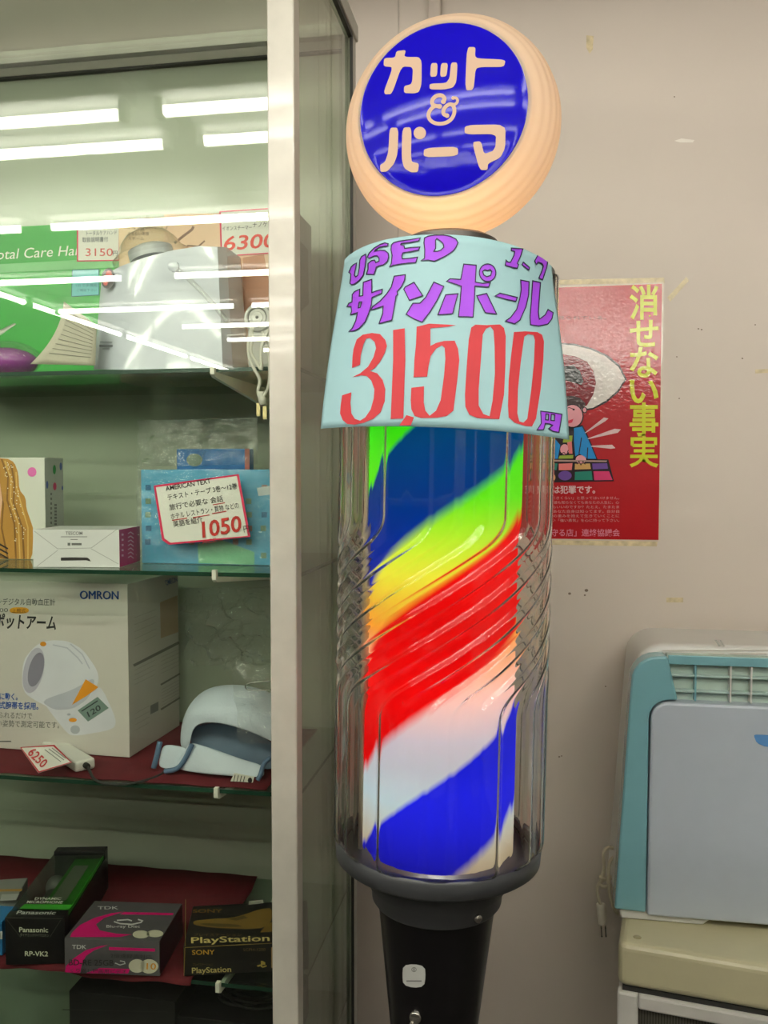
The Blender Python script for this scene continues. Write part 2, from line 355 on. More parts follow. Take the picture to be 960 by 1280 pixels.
# column and foot
lathe('column', [(0.0, 0.035), (0.062, 0.035), (0.054, 0.25), (0.0500, 0.6), (0.0525, 0.78), (0.0735, zr2 + 0.001), (0.0, zr2 + 0.001)], m_black, pole, PM, 64)
lathe('foot', [(0.0, 0.0), (0.17, 0.0), (0.17, 0.012), (0.15, 0.026), (0.075, 0.04), (0.06, 0.06)], m_dark, pole, PM, 64)
lathe('lower_flange', [(0.0, zr2), (0.078, zr2), (0.081, zr2 + 0.004), (0.0825, zr2 + 0.020), (0.087, zr2 + 0.024), (0.089, zbr - 0.0195), (0.0, zbr - 0.0195)], m_dark, pole, PM, 72)
lathe('base_ring', [(0.080, zbr - 0.020), (0.122, zbr - 0.020), (0.127, zbr - 0.016), (0.1285, zbr + 0.002), (0.126, zbr + 0.005), (0.119, zbr + 0.005), (0.118, zbr - 0.010), (0.0, zbr - 0.010)], m_dark, pole, PM, 96)
ZT = zp(352); Z0 = zbr - 0.006
# striped inner cylinder
def stripe_material():
    m = bpy.data.materials.new('striped_drum'); m.use_nodes = True; nt = m.node_tree; nt.nodes.clear(); N = nt.nodes.new; Lk = nt.links.new
    out = N('ShaderNodeOutputMaterial'); tc = N('ShaderNodeTexCoord'); mp = N('ShaderNodeMapping'); se = N('ShaderNodeSeparateXYZ')
    Lk(tc.outputs['Object'], se.inputs[0])
    at = N('ShaderNodeMath'); at.operation = 'ARCTAN2'; ng = N('ShaderNodeMath'); ng.operation = 'MULTIPLY'; ng.inputs[1].default_value = -1
    Lk(se.outputs['Y'], ng.inputs[0]); Lk(se.outputs['X'], at.inputs[0]); Lk(ng.outputs[0], at.inputs[1])       # angle from the front, + to the right
    pitch = 0.958 * (zp(650) - zp(1096)); zs0 = zp(973)
    a1 = N('ShaderNodeMath'); a1.operation = 'DIVIDE'; a1.inputs[1].default_value = 2 * math.pi; Lk(at.outputs[0], a1.inputs[0])
    a2 = N('ShaderNodeMath'); a2.operation = 'SUBTRACT'; a2.inputs[0].default_value = zs0; Lk(se.outputs['Z'], a2.inputs[1])
    a3 = N('ShaderNodeMath'); a3.operation = 'DIVIDE'; a3.inputs[1].default_value = pitch; Lk(a2.outputs[0], a3.inputs[0])
    a4 = N('ShaderNodeMath'); a4.operation = 'ADD'; Lk(a1.outputs[0], a4.inputs[0]); Lk(a3.outputs[0], a4.inputs[1])
    a5 = N('ShaderNodeMath'); a5.operation = 'ADD'; a5.inputs[1].default_value = 10; Lk(a4.outputs[0], a5.inputs[0])
    fr = N('ShaderNodeMath'); fr.operation = 'FRACT'; Lk(a5.outputs[0], fr.inputs[0])
    zr = N('ShaderNodeMapRange'); zr.inputs['From Min'].default_value = zp(1100); zr.inputs['From Max'].default_value = zp(540); Lk(se.outputs['Z'], zr.inputs['Value'])
    def ramp(stops):
        r = N('ShaderNodeValToRGB'); e = r.color_ramp.elements
        e[0].position, e[0].color = stops[0][0], stops[0][1]; e[1].position, e[1].color = stops[-1][0], stops[-1][1]
        for p, c in stops[1:-1]: k = e.new(p); k.color = c
        return r
    # stripe colours with lamp flicker and reflection painted in (0 bottom, 1 top)
    W = ramp([(0.0, lin((190, 176, 130))), (0.10, lin((214, 206, 170))), (0.22, lin((192, 222, 226))), (0.36, lin((214, 214, 224))), (0.46, lin((255, 206, 190))), (0.58, lin((255, 176, 60))), (0.70, lin((230, 236, 66))), (0.86, lin((110, 255, 30))), (1.0, lin((60, 235, 20)))]); Lk(zr.outputs[0], W.inputs[0])
    Bl = ramp([(0.0, lin((34, 30, 190))), (0.25, lin((34, 40, 250))), (0.7, lin((10, 36, 170))), (1.0, lin((0, 70, 130)))]); Lk(zr.outputs[0], Bl.inputs[0])
    red = lin((232, 10, 12)); k0 = (0, 0, 0, 1); k1 = (1, 1, 1, 1); s = 0.019
    mb = ramp([(0.0, k1), (0.276 - s, k1), (0.276 + s, k0), (1 - s, k0), (1.0, k1)]); Lk(fr.outputs[0], mb.inputs[0])            # blue 0..0.276
    mr = ramp([(0.0, k0), (0.455 - s, k0), (0.455 + s, k1), (0.775 - s, k1), (0.775 + s, k0), (1.0, k0)]); Lk(fr.outputs[0], mr.inputs[0])
    x1 = N('ShaderNodeMix'); x1.data_type = 'RGBA'; Lk(mb.outputs[0], x1.inputs['Factor']); Lk(W.outputs[0], x1.inputs['A']); Lk(Bl.outputs[0], x1.inputs['B'])
    x2 = N('ShaderNodeMix'); x2.data_type = 'RGBA'; Lk(mr.outputs[0], x2.inputs['Factor']); Lk(x1.outputs['Result'], x2.inputs['A']); x2.inputs['B'].default_value = red
    tl = N('ShaderNodeBsdfTranslucent'); df = N('ShaderNodeBsdfDiffuse'); mx = N('ShaderNodeMixShader'); mx.inputs[0].default_value = 0.35
    Lk(x2.outputs['Result'], tl.inputs[0]); Lk(x2.outputs['Result'], df.inputs[0]); Lk(tl.outputs[0], mx.inputs[1]); Lk(df.outputs[0], mx.inputs[2])
    Lk(mx.outputs[0], out.inputs[0]); return m
lathe('striped_drum', [(RI, Z0 + 0.002), (RI, ZT)], stripe_material(), pole, PM, 128)
m_cream = mat('cream_plastic', (206, 190, 158), 0.4)
rod_a = R(-162)
tube('support_rod', [PM @ Vector((RI * 1.06 * math.cos(rod_a), RI * 1.06 * math.sin(rod_a), Z0)), PM @ Vector((RI * 1.06 * math.cos(rod_a), RI * 1.06 * math.sin(rod_a), ZT))], 0.0045, m_cream, pole, 10, 0)
def cover_material():
    m = bpy.data.materials.new('clear_cover'); m.use_nodes = True; b = m.node_tree.nodes['Principled BSDF']
    b.inputs['Base Color'].default_value = lin((250, 250, 246)); b.inputs['Transmission Weight'].default_value = 1.0; b.inputs['Roughness'].default_value = 0.0; b.inputs['IOR'].default_value = 1.46
    return m
# fluted clear cover: straight ribs, twisted in the middle
ZA, ZBm = zp(640), zp(870); NR = 14; NA = NR * 26; NZ = 170
v = []; f = []
def prof(t):
    c = min(1, max(0, (math.cos(2 * t) + 0.75) / 1.35)); return c * c * (3 - 2 * c)
for k in range(NZ + 1):
    z = Z0 + (ZT - Z0) * k / NZ; q = min(1, max(0, (z - ZBm) / (ZA - ZBm)))
    e = 0.16      # eased ends, linear core
    tw = (q * q / (2 * e) if q < e else (q - e / 2 if q < 1 - e else 1 - e - (1 - q) ** 2 / (2 * e))) / (1 - e)
    fade = min(1, max(0, (z - Z0) / 0.02)); fade = fade * fade * (3 - 2 * fade)
    amp = 0.0050 * fade
    for i in range(NA):
        a = 2 * math.pi * i / NA
        rr = RC - 0.0050 + amp * prof(NR * (a + 0.13) / 2) - 0.010 * (1 - min(1, (z - Z0) / 0.018)) ** 2
        a2 = a + 2.25 * tw; v.append(PM @ Vector((rr * math.cos(a2), rr * math.sin(a2), z)))
for k in range(NZ):
    for i in range(NA): j = (i + 1) % NA; f.append((k * NA + i, k * NA + j, (k + 1) * NA + j, (k + 1) * NA + i))
cov = pydata('fluted_cover', v, f, cover_material(), pole, True); md = cov.modifiers.new('wall', 'SOLIDIFY'); md.thickness = 0.0024; md.offset = -1
# dark top cap and neck under the globe
lathe('top_cap', [(0.0, ZT - 0.03), (0.120, ZT - 0.03), (0.1275, ZT - 0.028), (0.1275, ZT - 0.004), (0.126, ZT + 0.008), (0.07, ZT + 0.014), (0.0, ZT + 0.014)], m_dark, pole, PM, 96)
ZG = zp(158); ZNK = zp(283, 0.057)
lathe('neck', [(0.0, ZT + 0.005), (0.058, ZT + 0.005), (0.057, ZNK - 0.004), (0.050, ZNK), (0.0, ZNK)], mat('neck_metal', (84, 80, 76), 0.4, 0.4), pole, PM, 64)
# lights inside the pole
for k in range(5):
    ld = bpy.data.lights.new('drum_lamp', 'POINT'); ld.energy = 0.22; ld.shadow_soft_size = 0.014; ld.color = (1, 0.97, 0.92)
    lo = bpy.data.objects.new('drum_lamp', ld); COL.objects.link(lo); lo.location = PM @ Vector((0, 0, Z0 + 0.06 + (ZT - Z0 - 0.10) * k / 4)); 
    lo.parent = pole; lo.location = lo.location - base
# globe: lens-shaped ribbed shade, axis towards the viewer and a little to the left
GYA, GTI = 0.100, 0.030; ga = Vector((-math.sin(GYA) * math.cos(GTI), -math.cos(GYA) * math.cos(GTI), math.sin(GTI))).normalized(); gx = Vector((0, 0, 1)).cross(ga).normalized(); gz = ga.cross(gx)
GC = PY(564, 161.5, PYY)
GM = Matrix(((gx.x, gz.x, ga.x, GC.x), (gx.y, gz.y, ga.y, GC.y), (gx.z, gz.z, ga.z, GC.z), (0, 0, 0, 1)))
DR = 0.0965; DZ = 0.055
prf = []
th0 = math.asin(min(1, (DR + 0.002) / RG)); Dh = DZ / math.cos(th0)
for k in range(-96, 97):
    t = k / 96 * (math.pi / 2 - th0 * 0.999)       # latitude
    r_ = RG * math.cos(t); z_ = Dh * math.sin(t)
    w_ = 0.00030 * math.cos(t * 46); prf.append((r_ + w_ * math.cos(t), z_ + w_ * math.sin(t)))
def globe_material():
    m = bpy.data.materials.new('globe_shade'); m.use_nodes = True; nt = m.node_tree; nt.nodes.clear(); N = nt.nodes.new; Lk = nt.links.new
    out = N('ShaderNodeOutputMaterial'); tl = N('ShaderNodeBsdfTranslucent'); df = N('ShaderNodeBsdfPrincipled'); mx = N('ShaderNodeMixShader'); mx.inputs[0].default_value = 0.40
    tc = N('ShaderNodeTexCoord'); nz = N('ShaderNodeTexNoise'); nz.inputs['Scale'].default_value = 14; Lk(tc.outputs['Object'], nz.inputs['Vector'])
    rp = N('ShaderNodeValToRGB'); rp.color_ramp.elements[0].color = lin((238, 222, 196)); rp.color_ramp.elements[1].color = lin((246, 232, 208)); Lk(nz.outputs['Fac'], rp.inputs[0])
    Lk(rp.outputs[0], tl.inputs[0]); Lk(rp.outputs[0], df.inputs['Base Color']); df.inputs['Roughness'].default_value = 0.3
    Lk(tl.outputs[0], mx.inputs[1]); Lk(df.outputs[0], mx.inputs[2]); Lk(mx.outputs[0], out.inputs[0]); return m
globe = lathe('globe_shade', prf, globe_material(), pole, GM, 128)
globe.data.set_sharp_from_angle(angle=R(180))
ld = bpy.data.lights.new('globe_lamp', 'POINT'); ld.energy = 0.33; ld.shadow_soft_size = 0.02; ld.color = (1, 0.60, 0.27)
lo = bpy.data.objects.new('globe_lamp', ld); COL.objects.link(lo); lo.parent = pole; lo.location = PM @ Vector((0.0, 0.012, ZG - 0.055)) - base
# blue face: shallow dome
SAG = 0.010; SR = (DR * DR + SAG * SAG) / (2 * SAG); SC = GC + ga * (DZ + SAG - SR)
class Dome:
    def __call__(s, px, py, off=0.0004):
        d = ray(px, py).normalized(); oc = EYE - SC; b_ = oc.dot(d); c_ = oc.length_squared - (SR + off) ** 2; return EYE + d * (-b_ - math.sqrt(max(0, b_ * b_ - c_)))
dp = [(DR + 0.0015, DZ - 0.004), (DR + 0.0015, DZ)]
for k in range(17):
    r_ = DR * (1 - k / 16); dp.append((r_, DZ + SAG - SR + math.sqrt(SR * SR - r_ * r_)))
face = lathe('sign_face', dp, mat('blue_sign_face', (20, 10, 172), 0.07, var=0.03, spec=0.14), pole, GM, 96)
face['label'] = 'glossy blue round sign face'
for s in (-1,):
    lathe('rear_sign_face', [(r_, -z_) for r_, z_ in dp], MATS['blue_sign_face'], pole, GM, 64)
def C5(p): return [(430 + x / 4, 30 + y / 4) for x, y in p]
K = [[(262, 135), (310, 130), (300, 165), (388, 165), (388, 300), (375, 340), (350, 347), (300, 345), (300, 310), (340, 300), (345, 215), (288, 212), (240, 350), (205, 352), (200, 335), (245, 215), (198, 212), (200, 170), (255, 168)],
     [(435, 195), (468, 195), (465, 262), (430, 265)], [(485, 195), (520, 195), (513, 262), (480, 265)],
     [(535, 192), (568, 192), (562, 290), (545, 318), (500, 328), (428, 327), (428, 298), (510, 295), (528, 270)],
     [(615, 115), (658, 115), (655, 160), (668, 172), (808, 178), (800, 215), (690, 215), (658, 222), (648, 330), (605, 332)],
     [(228, 518), (272, 518), (268, 650), (250, 700), (215, 738), (182, 740), (180, 705), (205, 690), (222, 640)],
     [(292, 518), (338, 515), (335, 660), (340, 690), (375, 697), (370, 740), (335, 742), (300, 720), (288, 670)],
     [(400, 620), (570, 613), (570, 660), (398, 667)],
     [(605, 505), (808, 502), (806, 620), (780, 670), (720, 697), (718, 730), (678, 730), (640, 590), (685, 585), (700, 650), (745, 635), (758, 610), (760, 550), (602, 552)]]
shapes = [chaikin(C5(p), 2, 0.16) for p in K] + [ell(430 + 379 / 4, 30 + 545 / 4, 7.8, 7.8, 24)]
for pts, w in (([(497, 388), (505, 372), (490, 356), (465, 357), (445, 372), (438, 392), (448, 408), (478, 412)], 20), ([(452, 410), (428, 432), (420, 458), (432, 485), (465, 500), (505, 497), (535, 480), (552, 450), (552, 415), (535, 398), (512, 408), (496, 430), (497, 452), (515, 458)], 19), ([(540, 402), (558, 402), (570, 385), (562, 368), (546, 370)], 14)):
    pp = C5(pts)
    for _ in range(2):
        q = [pp[0]]
        for a_, b_ in zip(pp[:-1], pp[1:]): q += [(a_[0] * .75 + b_[0] * .25, a_[1] * .75 + b_[1] * .25), (a_[0] * .25 + b_[0] * .75, a_[1] * .25 + b_[1] * .75)]
        pp = q + [pp[-1]]
    shapes += stroke_poly(pp, w / 4) + [ell(*pp[0], w / 8 + 0.6, w / 8 + 0.6, 12), ell(*pp[-1], w / 8 + 0.6, w / 8 + 0.6, 12)]
lt = printed('sign_lettering', shapes, Dome(), emit('backlit_lettering', (255, 214, 176), 0.62), face, 0.0006, grid=8); lt['label'] = 'cream backlit lettering'
# sticker, switch, screw on the column
def col_pt(px, py, off=0.0):
    PI_ = PM.inverted(); hi_ = min((0.95 + 0.002 * k for k in range(120)), key=lambda t: (PI_ @ (EYE + ray(px, py) * t)).xy.length); lo_ = hi_ - 0.12
    for _ in range(50):
        t = (lo_ + hi_) / 2; p = EYE + ray(px, py) * t; q = PM.inverted() @ p
        rr = 0.0525 + (0.0735 - 0.0525) * min(1, max(0, (q.z - 0.78) / (zr2 + 0.001 - 0.78))) + off
        if math.hypot(q.x, q.y) > rr: lo_ = t
        else: hi_ = t
    return EYE + ray(px, py) * lo_
printed('sticker', [chaikin([(504, 1207), (517, 1205), (531, 1208), (532, 1221), (530, 1233), (517, 1235), (504, 1231), (503, 1219)], 1, .25)], col_pt, mat('sticker_paper', (196, 198, 192), 0.4), pole, 0.0008, grid=3)
printed('sticker_print', [(ell(517.5, 1212, 3.2, 3, 14), ell(517.5, 1212, 2.4, 2.2, 14)), rect(516.8, 1210, 518.2, 1214), rect(508, 1225.5, 527, 1227)] , col_pt, ink((120, 120, 116)), pole, 0.0012, grid=3)
m_chrome = mat('chrome', (200, 196, 188), 0.2, 0.95)
def cyl_at(name, p, d, r, l, m, parent):
    q = Vector(d).normalized().to_track_quat('Z', 'Y').to_matrix().to_4x4(); q.translation = p
    return lathe(name, [(0.0, -0.002), (r, -0.002), (r, l * 0.85), (r * 0.85, l), (0.0, l)], m, parent, q, 20)
nrm = Vector((-0.1, -1, 0.03))
sw = cyl_at('toggle_switch', col_pt(520, 1270), nrm, 0.0072, 0.006, m_chrome, pole)
cyl_at('switch_lever', col_pt(517, 1275) + nrm * 0.005, (-0.3, -1, -0.35), 0.003, 0.014, m_chrome, sw)
cyl_at('screw', PM @ Vector((0.0818 * math.sin(R(42)), -0.0818 * math.cos(R(42)), zr2 + 0.011)), (0.64, -0.77, 0), 0.0048, 0.004, m_chrome, pole)

# ------------------------------------------------------------------ handwritten price sign taped round the pole
SW, SH = 0.1475, None
fc = PM @ Vector((0, -RC - 0.0025, 0)); 
def sign_pt(u, v_, off=0.0):
    """u -1..1 across, v 0 top .. 1 bottom"""
    h = ZSI + (ZSO - ZSI) * v_ + 0.004 * 0
    Rr = 0.1335 + 0.110 * max(0, v_) ** 1.3; hw = SW * (0.99 + 0.02 * v_); s = u * hw + 0.006
    skew = R(-2.0)
    x = Rr * math.sin(s / Rr); y = -(RC + 0.004) + Rr * (1 - math.cos(s / Rr)) + 0.012 * (max(0, v_ - 0.2)) ** 2 * 0
    n_ = Vector((math.sin(s / Rr), -math.cos(s / Rr), 0))
    h = h - s * math.tan(R(1.6)) - s * s * (0.62 - 0.38 * v_)
    return PM @ (Vector((x, y, h)) + n_ * off)
ZSI = zp(293, RC + 0.004); ZSO = zp(534, RC + 0.004)
def sign_map(px, py, off=0.0004):
    u, v_ = (px - 555) / 140, (py - 300) / 240
    for _ in range(14):
        X, Y = project(sign_pt(u, v_, off)); e = 1e-4
        Xu, Yu = project(sign_pt(u + e, v_, off)); Xv, Yv = project(sign_pt(u, v_ + e, off))
        a_, b_, c_, d_ = (Xu - X) / e, (Xv - X) / e, (Yu - Y) / e, (Yv - Y) / e; dt = a_ * d_ - b_ * c_
        if abs(dt) < 1e-6: break
        du, dv = (d_ * (px - X) - b_ * (py - Y)) / dt, (-c_ * (px - X) + a_ * (py - Y)) / dt
        u += max(-.3, min(.3, du)); v_ += max(-.3, min(.3, dv)); u = max(-1.1, min(1.1, u)); v_ = max(-0.1, min(1.1, v_))
    u = max(-1, min(1, u)); v_ = max(0, min(1, v_))
    return sign_pt(u, v_, off)
sign = thing('price_sign', 'curved light blue handwritten paper price sign taped around the barber pole', 'price sign', sign_pt(0, 1))
NU, NV = 72, 24
vv = [sign_pt(-1 + 2 * i / NU, j / NV, 0.0) for j in range(NV + 1) for i in range(NU + 1)]; ff = [(j * (NU + 1) + i, j * (NU + 1) + i + 1, (j + 1) * (NU + 1) + i + 1, (j + 1) * (NU + 1) + i) for j in range(NV) for i in range(NU)]
sp = pydata('paper_sheet', vv, ff, mat('light_blue_paper', (150, 188, 193), 0.6, var=0.02), sign, True); md = sp.modifiers.new('s', 'SOLIDIFY'); md.thickness = 0.0003; md.offset = 0
def S1(p): return [(430 + x / 6.857, 290 + y / 6.857) for x, y in p]
def S2(p): return [(550 + x / 6, 290 + y / 6) for x, y in p]
def S3(p): return [(400 + x / 6, 400 + y / 6) for x, y in p]
def S4(p): return [(550 + x / 6, 400 + y / 6) for x, y in p]
purple = [(S1([(40, 345), (60, 300), (80, 280), (108, 265), (95, 330), (88, 370), (100, 385), (118, 370), (130, 310), (135, 240), (150, 210), (185, 190), (188, 230), (180, 300), (165, 370), (130, 415), (90, 445), (65, 452), (50, 440), (55, 400), (58, 360)]),),
  (S1([(200, 215), (215, 180), (260, 135), (310, 105), (350, 93), (378, 100), (372, 120), (340, 122), (305, 130), (270, 150), (262, 165), (310, 155), (350, 158), (378, 180), (382, 215), (372, 250), (340, 280), (300, 290), (275, 300), (270, 325), (255, 365), (225, 362), (190, 362), (205, 320), (205, 270), (235, 245), (262, 240), (272, 262), (300, 250), (300, 225), (285, 205), (260, 205), (235, 215), (215, 225)]),),
  (S1([(405, 110), (425, 90), (470, 78), (560, 65), (655, 50), (640, 75), (570, 88), (490, 98), (485, 108), (515, 118), (520, 140), (580, 132), (650, 128), (640, 155), (580, 165), (505, 178), (495, 205), (500, 230), (560, 225), (630, 215), (615, 262), (550, 265), (480, 275), (420, 285), (390, 298), (405, 270), (412, 200), (402, 150)]),),
  (S1([(690, 50), (720, 35), (780, 25), (850, 25), (910, 35), (960, 60), (977, 90), (960, 130), (937, 160), (880, 200), (823, 228), (775, 250), (720, 240), (660, 245), (690, 225), (692, 150), (685, 90)]), S1([(785, 70), (795, 55), (825, 75), (850, 100), (855, 130), (830, 155), (800, 165), (770, 165), (785, 140)])),
  (S2([(535, 120), (622, 125), (605, 180), (580, 235), (590, 245), (580, 272), (545, 265), (490, 250), (495, 210), (510, 225), (530, 225), (555, 175), (560, 145), (535, 140)]),),
  (S2([(625, 225), (672, 265), (668, 285), (615, 245)]),),
  (S2([(735, 170), (808, 210), (800, 270), (770, 358), (742, 345), (765, 290), (775, 255), (765, 235), (735, 225), (725, 245), (710, 218)]),),
  (S1([(165, 430), (238, 405), (238, 520), (275, 505), (328, 490), (322, 525), (240, 560), (235, 620), (210, 700), (180, 770), (130, 825), (85, 848), (42, 852), (70, 825), (100, 760), (115, 690), (55, 710), (65, 680), (60, 640), (25, 640), (40, 610), (68, 600), (70, 535), (90, 510), (135, 490), (130, 550), (160, 545)]), S1([(130, 600), (150, 598), (140, 645), (122, 650)])),
  (S1([(430, 378), (525, 365), (520, 410), (490, 470), (455, 510), (460, 535), (445, 550), (430, 650), (410, 755), (370, 765), (300, 785), (330, 700), (335, 635), (290, 650), (230, 668), (245, 640), (310, 590), (365, 530), (405, 470)]),),
  (S1([(525, 470), (600, 430), (675, 545), (560, 585), (512, 490)]),),
  (S1([(770, 428), (855, 465), (800, 580), (740, 680), (670, 772), (600, 745), (532, 705), (590, 610), (650, 610), (700, 560)]),),
  (S2([(42, 470), (135, 462), (95, 612), (-16, 621)]),),
  (S2([(178, 240), (272, 248), (265, 375), (320, 385), (378, 380), (365, 412), (262, 405), (258, 520), (248, 638), (200, 635), (138, 635), (150, 530), (160, 405), (100, 385), (50, 370), (75, 350), (155, 355), (165, 310)]),),
  (S2([(275, 478), (350, 460), (425, 615), (340, 605)]),),
  (S2(ell(357, 305, 62, 66, 26)), S2([(320, 295), (338, 282), (355, 290), (375, 280), (388, 295), (380, 325), (350, 335), (328, 322)])),
  (S2([(412, 480), (450, 458), (580, 490), (570, 520), (500, 505)]),),
  (S2([(605, 360), (668, 372), (665, 470), (645, 560), (600, 660), (560, 688), (490, 668), (530, 640), (575, 580), (598, 500), (610, 430)]),),
  (S2([(695, 365), (755, 378), (745, 500), (738, 600), (745, 655), (790, 620), (810, 580), (850, 605), (840, 650), (810, 690), (740, 705), (680, 695), (675, 640), (685, 520)]),),
  (S4([(755, 683), (830, 692), (915, 706), (905, 775), (893, 843), (850, 835), (815, 815), (845, 790), (820, 778), (790, 775), (778, 822), (728, 825), (760, 775)]), S4([(795, 705), (815, 708), (812, 750), (792, 748)]), S4([(835, 708), (862, 712), (858, 755), (832, 752)]))]
red = [(S3([(240, 360), (243, 280), (250, 220), (275, 145), (320, 110), (390, 97), (450, 105), (490, 150), (502, 195), (485, 250), (450, 315), (410, 360), (375, 382), (430, 400), (470, 450), (490, 520), (485, 610), (455, 690), (400, 740), (330, 770), (260, 785), (205, 780), (170, 750), (150, 700), (155, 640), (165, 565), (235, 542), (228, 620), (235, 700), (260, 740), (300, 755), (340, 730), (380, 670), (402, 590), (408, 520), (385, 455), (350, 420), (310, 415), (240, 430), (300, 400), (360, 350), (400, 280), (420, 210), (410, 165), (375, 135), (345, 140), (325, 185), (305, 265), (300, 335)]),),
  (S3([(548, 75), (635, 62), (640, 300), (632, 520), (625, 738), (530, 743), (540, 500), (548, 300)]),), (S3([(648, 713), (705, 730), (680, 790), (595, 790)]),),
  (S3([(725, 50), (820, 27), (1020, 38), (960, 50), (828, 62), (828, 195), (870, 172), (930, 157), (1010, 155), (1035, 215), (1045, 300), (1030, 450), (1000, 680), (950, 720), (880, 732), (760, 735), (710, 720), (685, 670), (680, 600), (685, 508), (780, 497), (778, 620), (790, 680), (822, 718), (870, 680), (905, 600), (930, 420), (940, 290), (935, 210), (915, 190), (870, 215), (830, 270), (815, 340), (803, 425), (702, 430), (708, 300), (720, 180)]),),
  (S4([(235, 55), (265, 35), (350, 38), (450, 33), (480, 60), (493, 120), (490, 350), (480, 560), (445, 743), (370, 740), (280, 735), (220, 710), (190, 650), (187, 560), (200, 350), (215, 150)]), S4([(320, 110), (345, 65), (380, 50), (402, 80), (410, 200), (412, 400), (395, 600), (372, 722), (325, 705), (290, 640), (290, 520), (305, 320)])),
  (S4([(555, 90), (640, 85), (730, 90), (765, 110), (780, 160), (775, 300), (755, 520), (720, 740), (690, 797), (640, 795), (560, 770), (515, 730), (510, 640), (515, 450), (535, 250)]), S4([(632, 125), (660, 105), (700, 112), (712, 150), (705, 320), (685, 520), (655, 740), (625, 770), (595, 760), (580, 700), (585, 520), (605, 320)]))]
m_pur = mat('purple_marker', (156, 66, 216), 0.6, var=0.04); m_out = mat('dark_marker', (44, 30, 66), 0.6); m_redm = mat('red_marker', (192, 48, 56), 0.6, var=0.04)
for s_ in purple:
    lt_ = printed('purple_letter', [s_], sign_map, m_pur, sign, 0.0009, grid=7)
    outl = []
    for l in s_: outl += stroke_poly(l, 1.25, True)
    printed('letter_outline', outl, sign_map, m_out, lt_, 0.0014, grid=14)
for s_ in red: printed('red_numeral', [s_], sign_map, m_redm, sign, 0.0009, grid=7)

# ------------------------------------------------------------------ poster on the wall
PP = Plane((0, WALL_Y - 0.0012, 0), (0, -1, 0))
pl = PY(597, 500, WALL_Y).x; pr_ = PY(825.5, 500, WALL_Y).x; pt = PY(826, 355, WALL_Y).z; pb = PY(824, 675, WALL_Y).z
poster = thing('poster', 'glossy red laminated poster with yellow vertical lettering taped on the wall', 'poster', ((pl + pr_) / 2, WALL_Y, pb))
def lam(name, rgb): return mat(name, rgb, 0.32, var=0.03, coat=0.8, bump=0.09, bscale=150, dist=0.0030, spec=0.2)
m_pr = lam('laminated_red', (176, 18, 28))
bm = bmesh.new(); n = 30
for i in range(n + 1): pass
box('poster_sheet', pl, pr_, WALL_Y - 0.0012, WALL_Y - 0.0002, pb, pt, m_pr, poster)
bpz = 0.003
for nm, x0, x1, z0, z1 in (('border_strip', pl - bpz, pr_ + bpz, pt, pt + bpz), ('border_strip', pl - bpz, pr_ + bpz, pb - bpz, pb), ('border_strip', pr_, pr_ + bpz, pb, pt), ('border_strip', pl - bpz, pl, pb, pt)):
    box(nm, x0, x1, WALL_Y - 0.0009, WALL_Y - 0.0002, z0, z1, mat('laminate_edge', (214, 200, 180), 0.25, coat=0.5), poster)
def Q6(p): return [(690 + x / 6.857, 350 + y / 6.857) for x, y in p]
def Q7(p): return [(680 + x / 6.4, 500 + y / 6.4) for x, y in p]
def pr(name, shapes, rgb, off): return printed(name, shapes, PP, lam('lam_%02x%02x%02x' % rgb, rgb), poster, off)
# the eye
def sym(p): return Q6(p + [(80 - x, y) for x, y in p[::-1]])
pr('eye_outline', [sym([(60, 538), (190, 545), (330, 580), (470, 640), (580, 730), (640, 850), (570, 960), (470, 1050), (350, 1110), (250, 1125), (60, 1130)])], (44, 30, 34), 0.0002)
pr('eye_white', [sym([(60, 550), (190, 560), (330, 595), (460, 655), (570, 745), (625, 850), (560, 950), (460, 1035), (350, 1095), (250, 1110), (60, 1115)])], (214, 206, 200), 0.0004)
pr('iris', [sym([(60, 628), (200, 655), (300, 700), (355, 780), (378, 880), (355, 980), (300, 1075), (240, 1100), (60, 1105)])], (128, 22, 34), 0.0006)
pr('pupil', [Q6([(-100, 760), (60, 745), (180, 730), (240, 780), (270, 870), (250, 900), (120, 860), (-100, 880)])], (40, 44, 42), 0.0008)
pr('hair', [Q6([(60, 1080), (90, 1000), (160, 990), (240, 1010), (290, 1060), (270, 1110), (200, 1085), (150, 1090), (100, 1085)])], (64, 44, 44), 0.0008)
# child behind the counter
pr('figure_outline', [Q7([(70, 290), (150, 220), (160, 200), (230, 210), (310, 200), (345, 270), (380, 350), (430, 478), (380, 480), (70, 480)]), Q7(ell(228, 130, 90, 98, 22)), Q7([(60, 470), (515, 475), (560, 650), (60, 660)]), Q7(ell(325, 80, 22, 26, 12))], (34, 22, 30), 0.0010)
for nm_, sh_ in (('face', ell(228, 128, 80, 88, 22)), ('ear', ell(325, 80, 14, 18, 12)), ('hand', ell(165, 395, 36, 42, 14)), ('hand', ell(295, 475, 42, 34, 14))): pr(nm_, [Q7(sh_)], (232, 160, 170), 0.0013)
pr('jacket', [Q7([(78, 300), (130, 360), (110, 470), (78, 470)]), Q7([(240, 225), (305, 212), (370, 350), (418, 470), (345, 470), (285, 430), (250, 450), (240, 330)])], (28, 138, 208), 0.0013)
for sh_ in ([(160, 285), (228, 285), (225, 330), (185, 340), (150, 340)], [(125, 445), (235, 440), (232, 468), (115, 470)]): pr('shirt', [Q7(sh_)], (150, 170, 60), 0.0013)
pr('sleeve_stripe', [Q7([(185, 340), (222, 330), (228, 430), (200, 430)]), Q7([(118, 510), (228, 505), (222, 560), (118, 562)])], (226, 120, 116), 0.0014)
pr('counter_board', [Q7([(75, 478), (505, 484), (500, 496), (75, 492)])], (170, 140, 130), 0.0015)
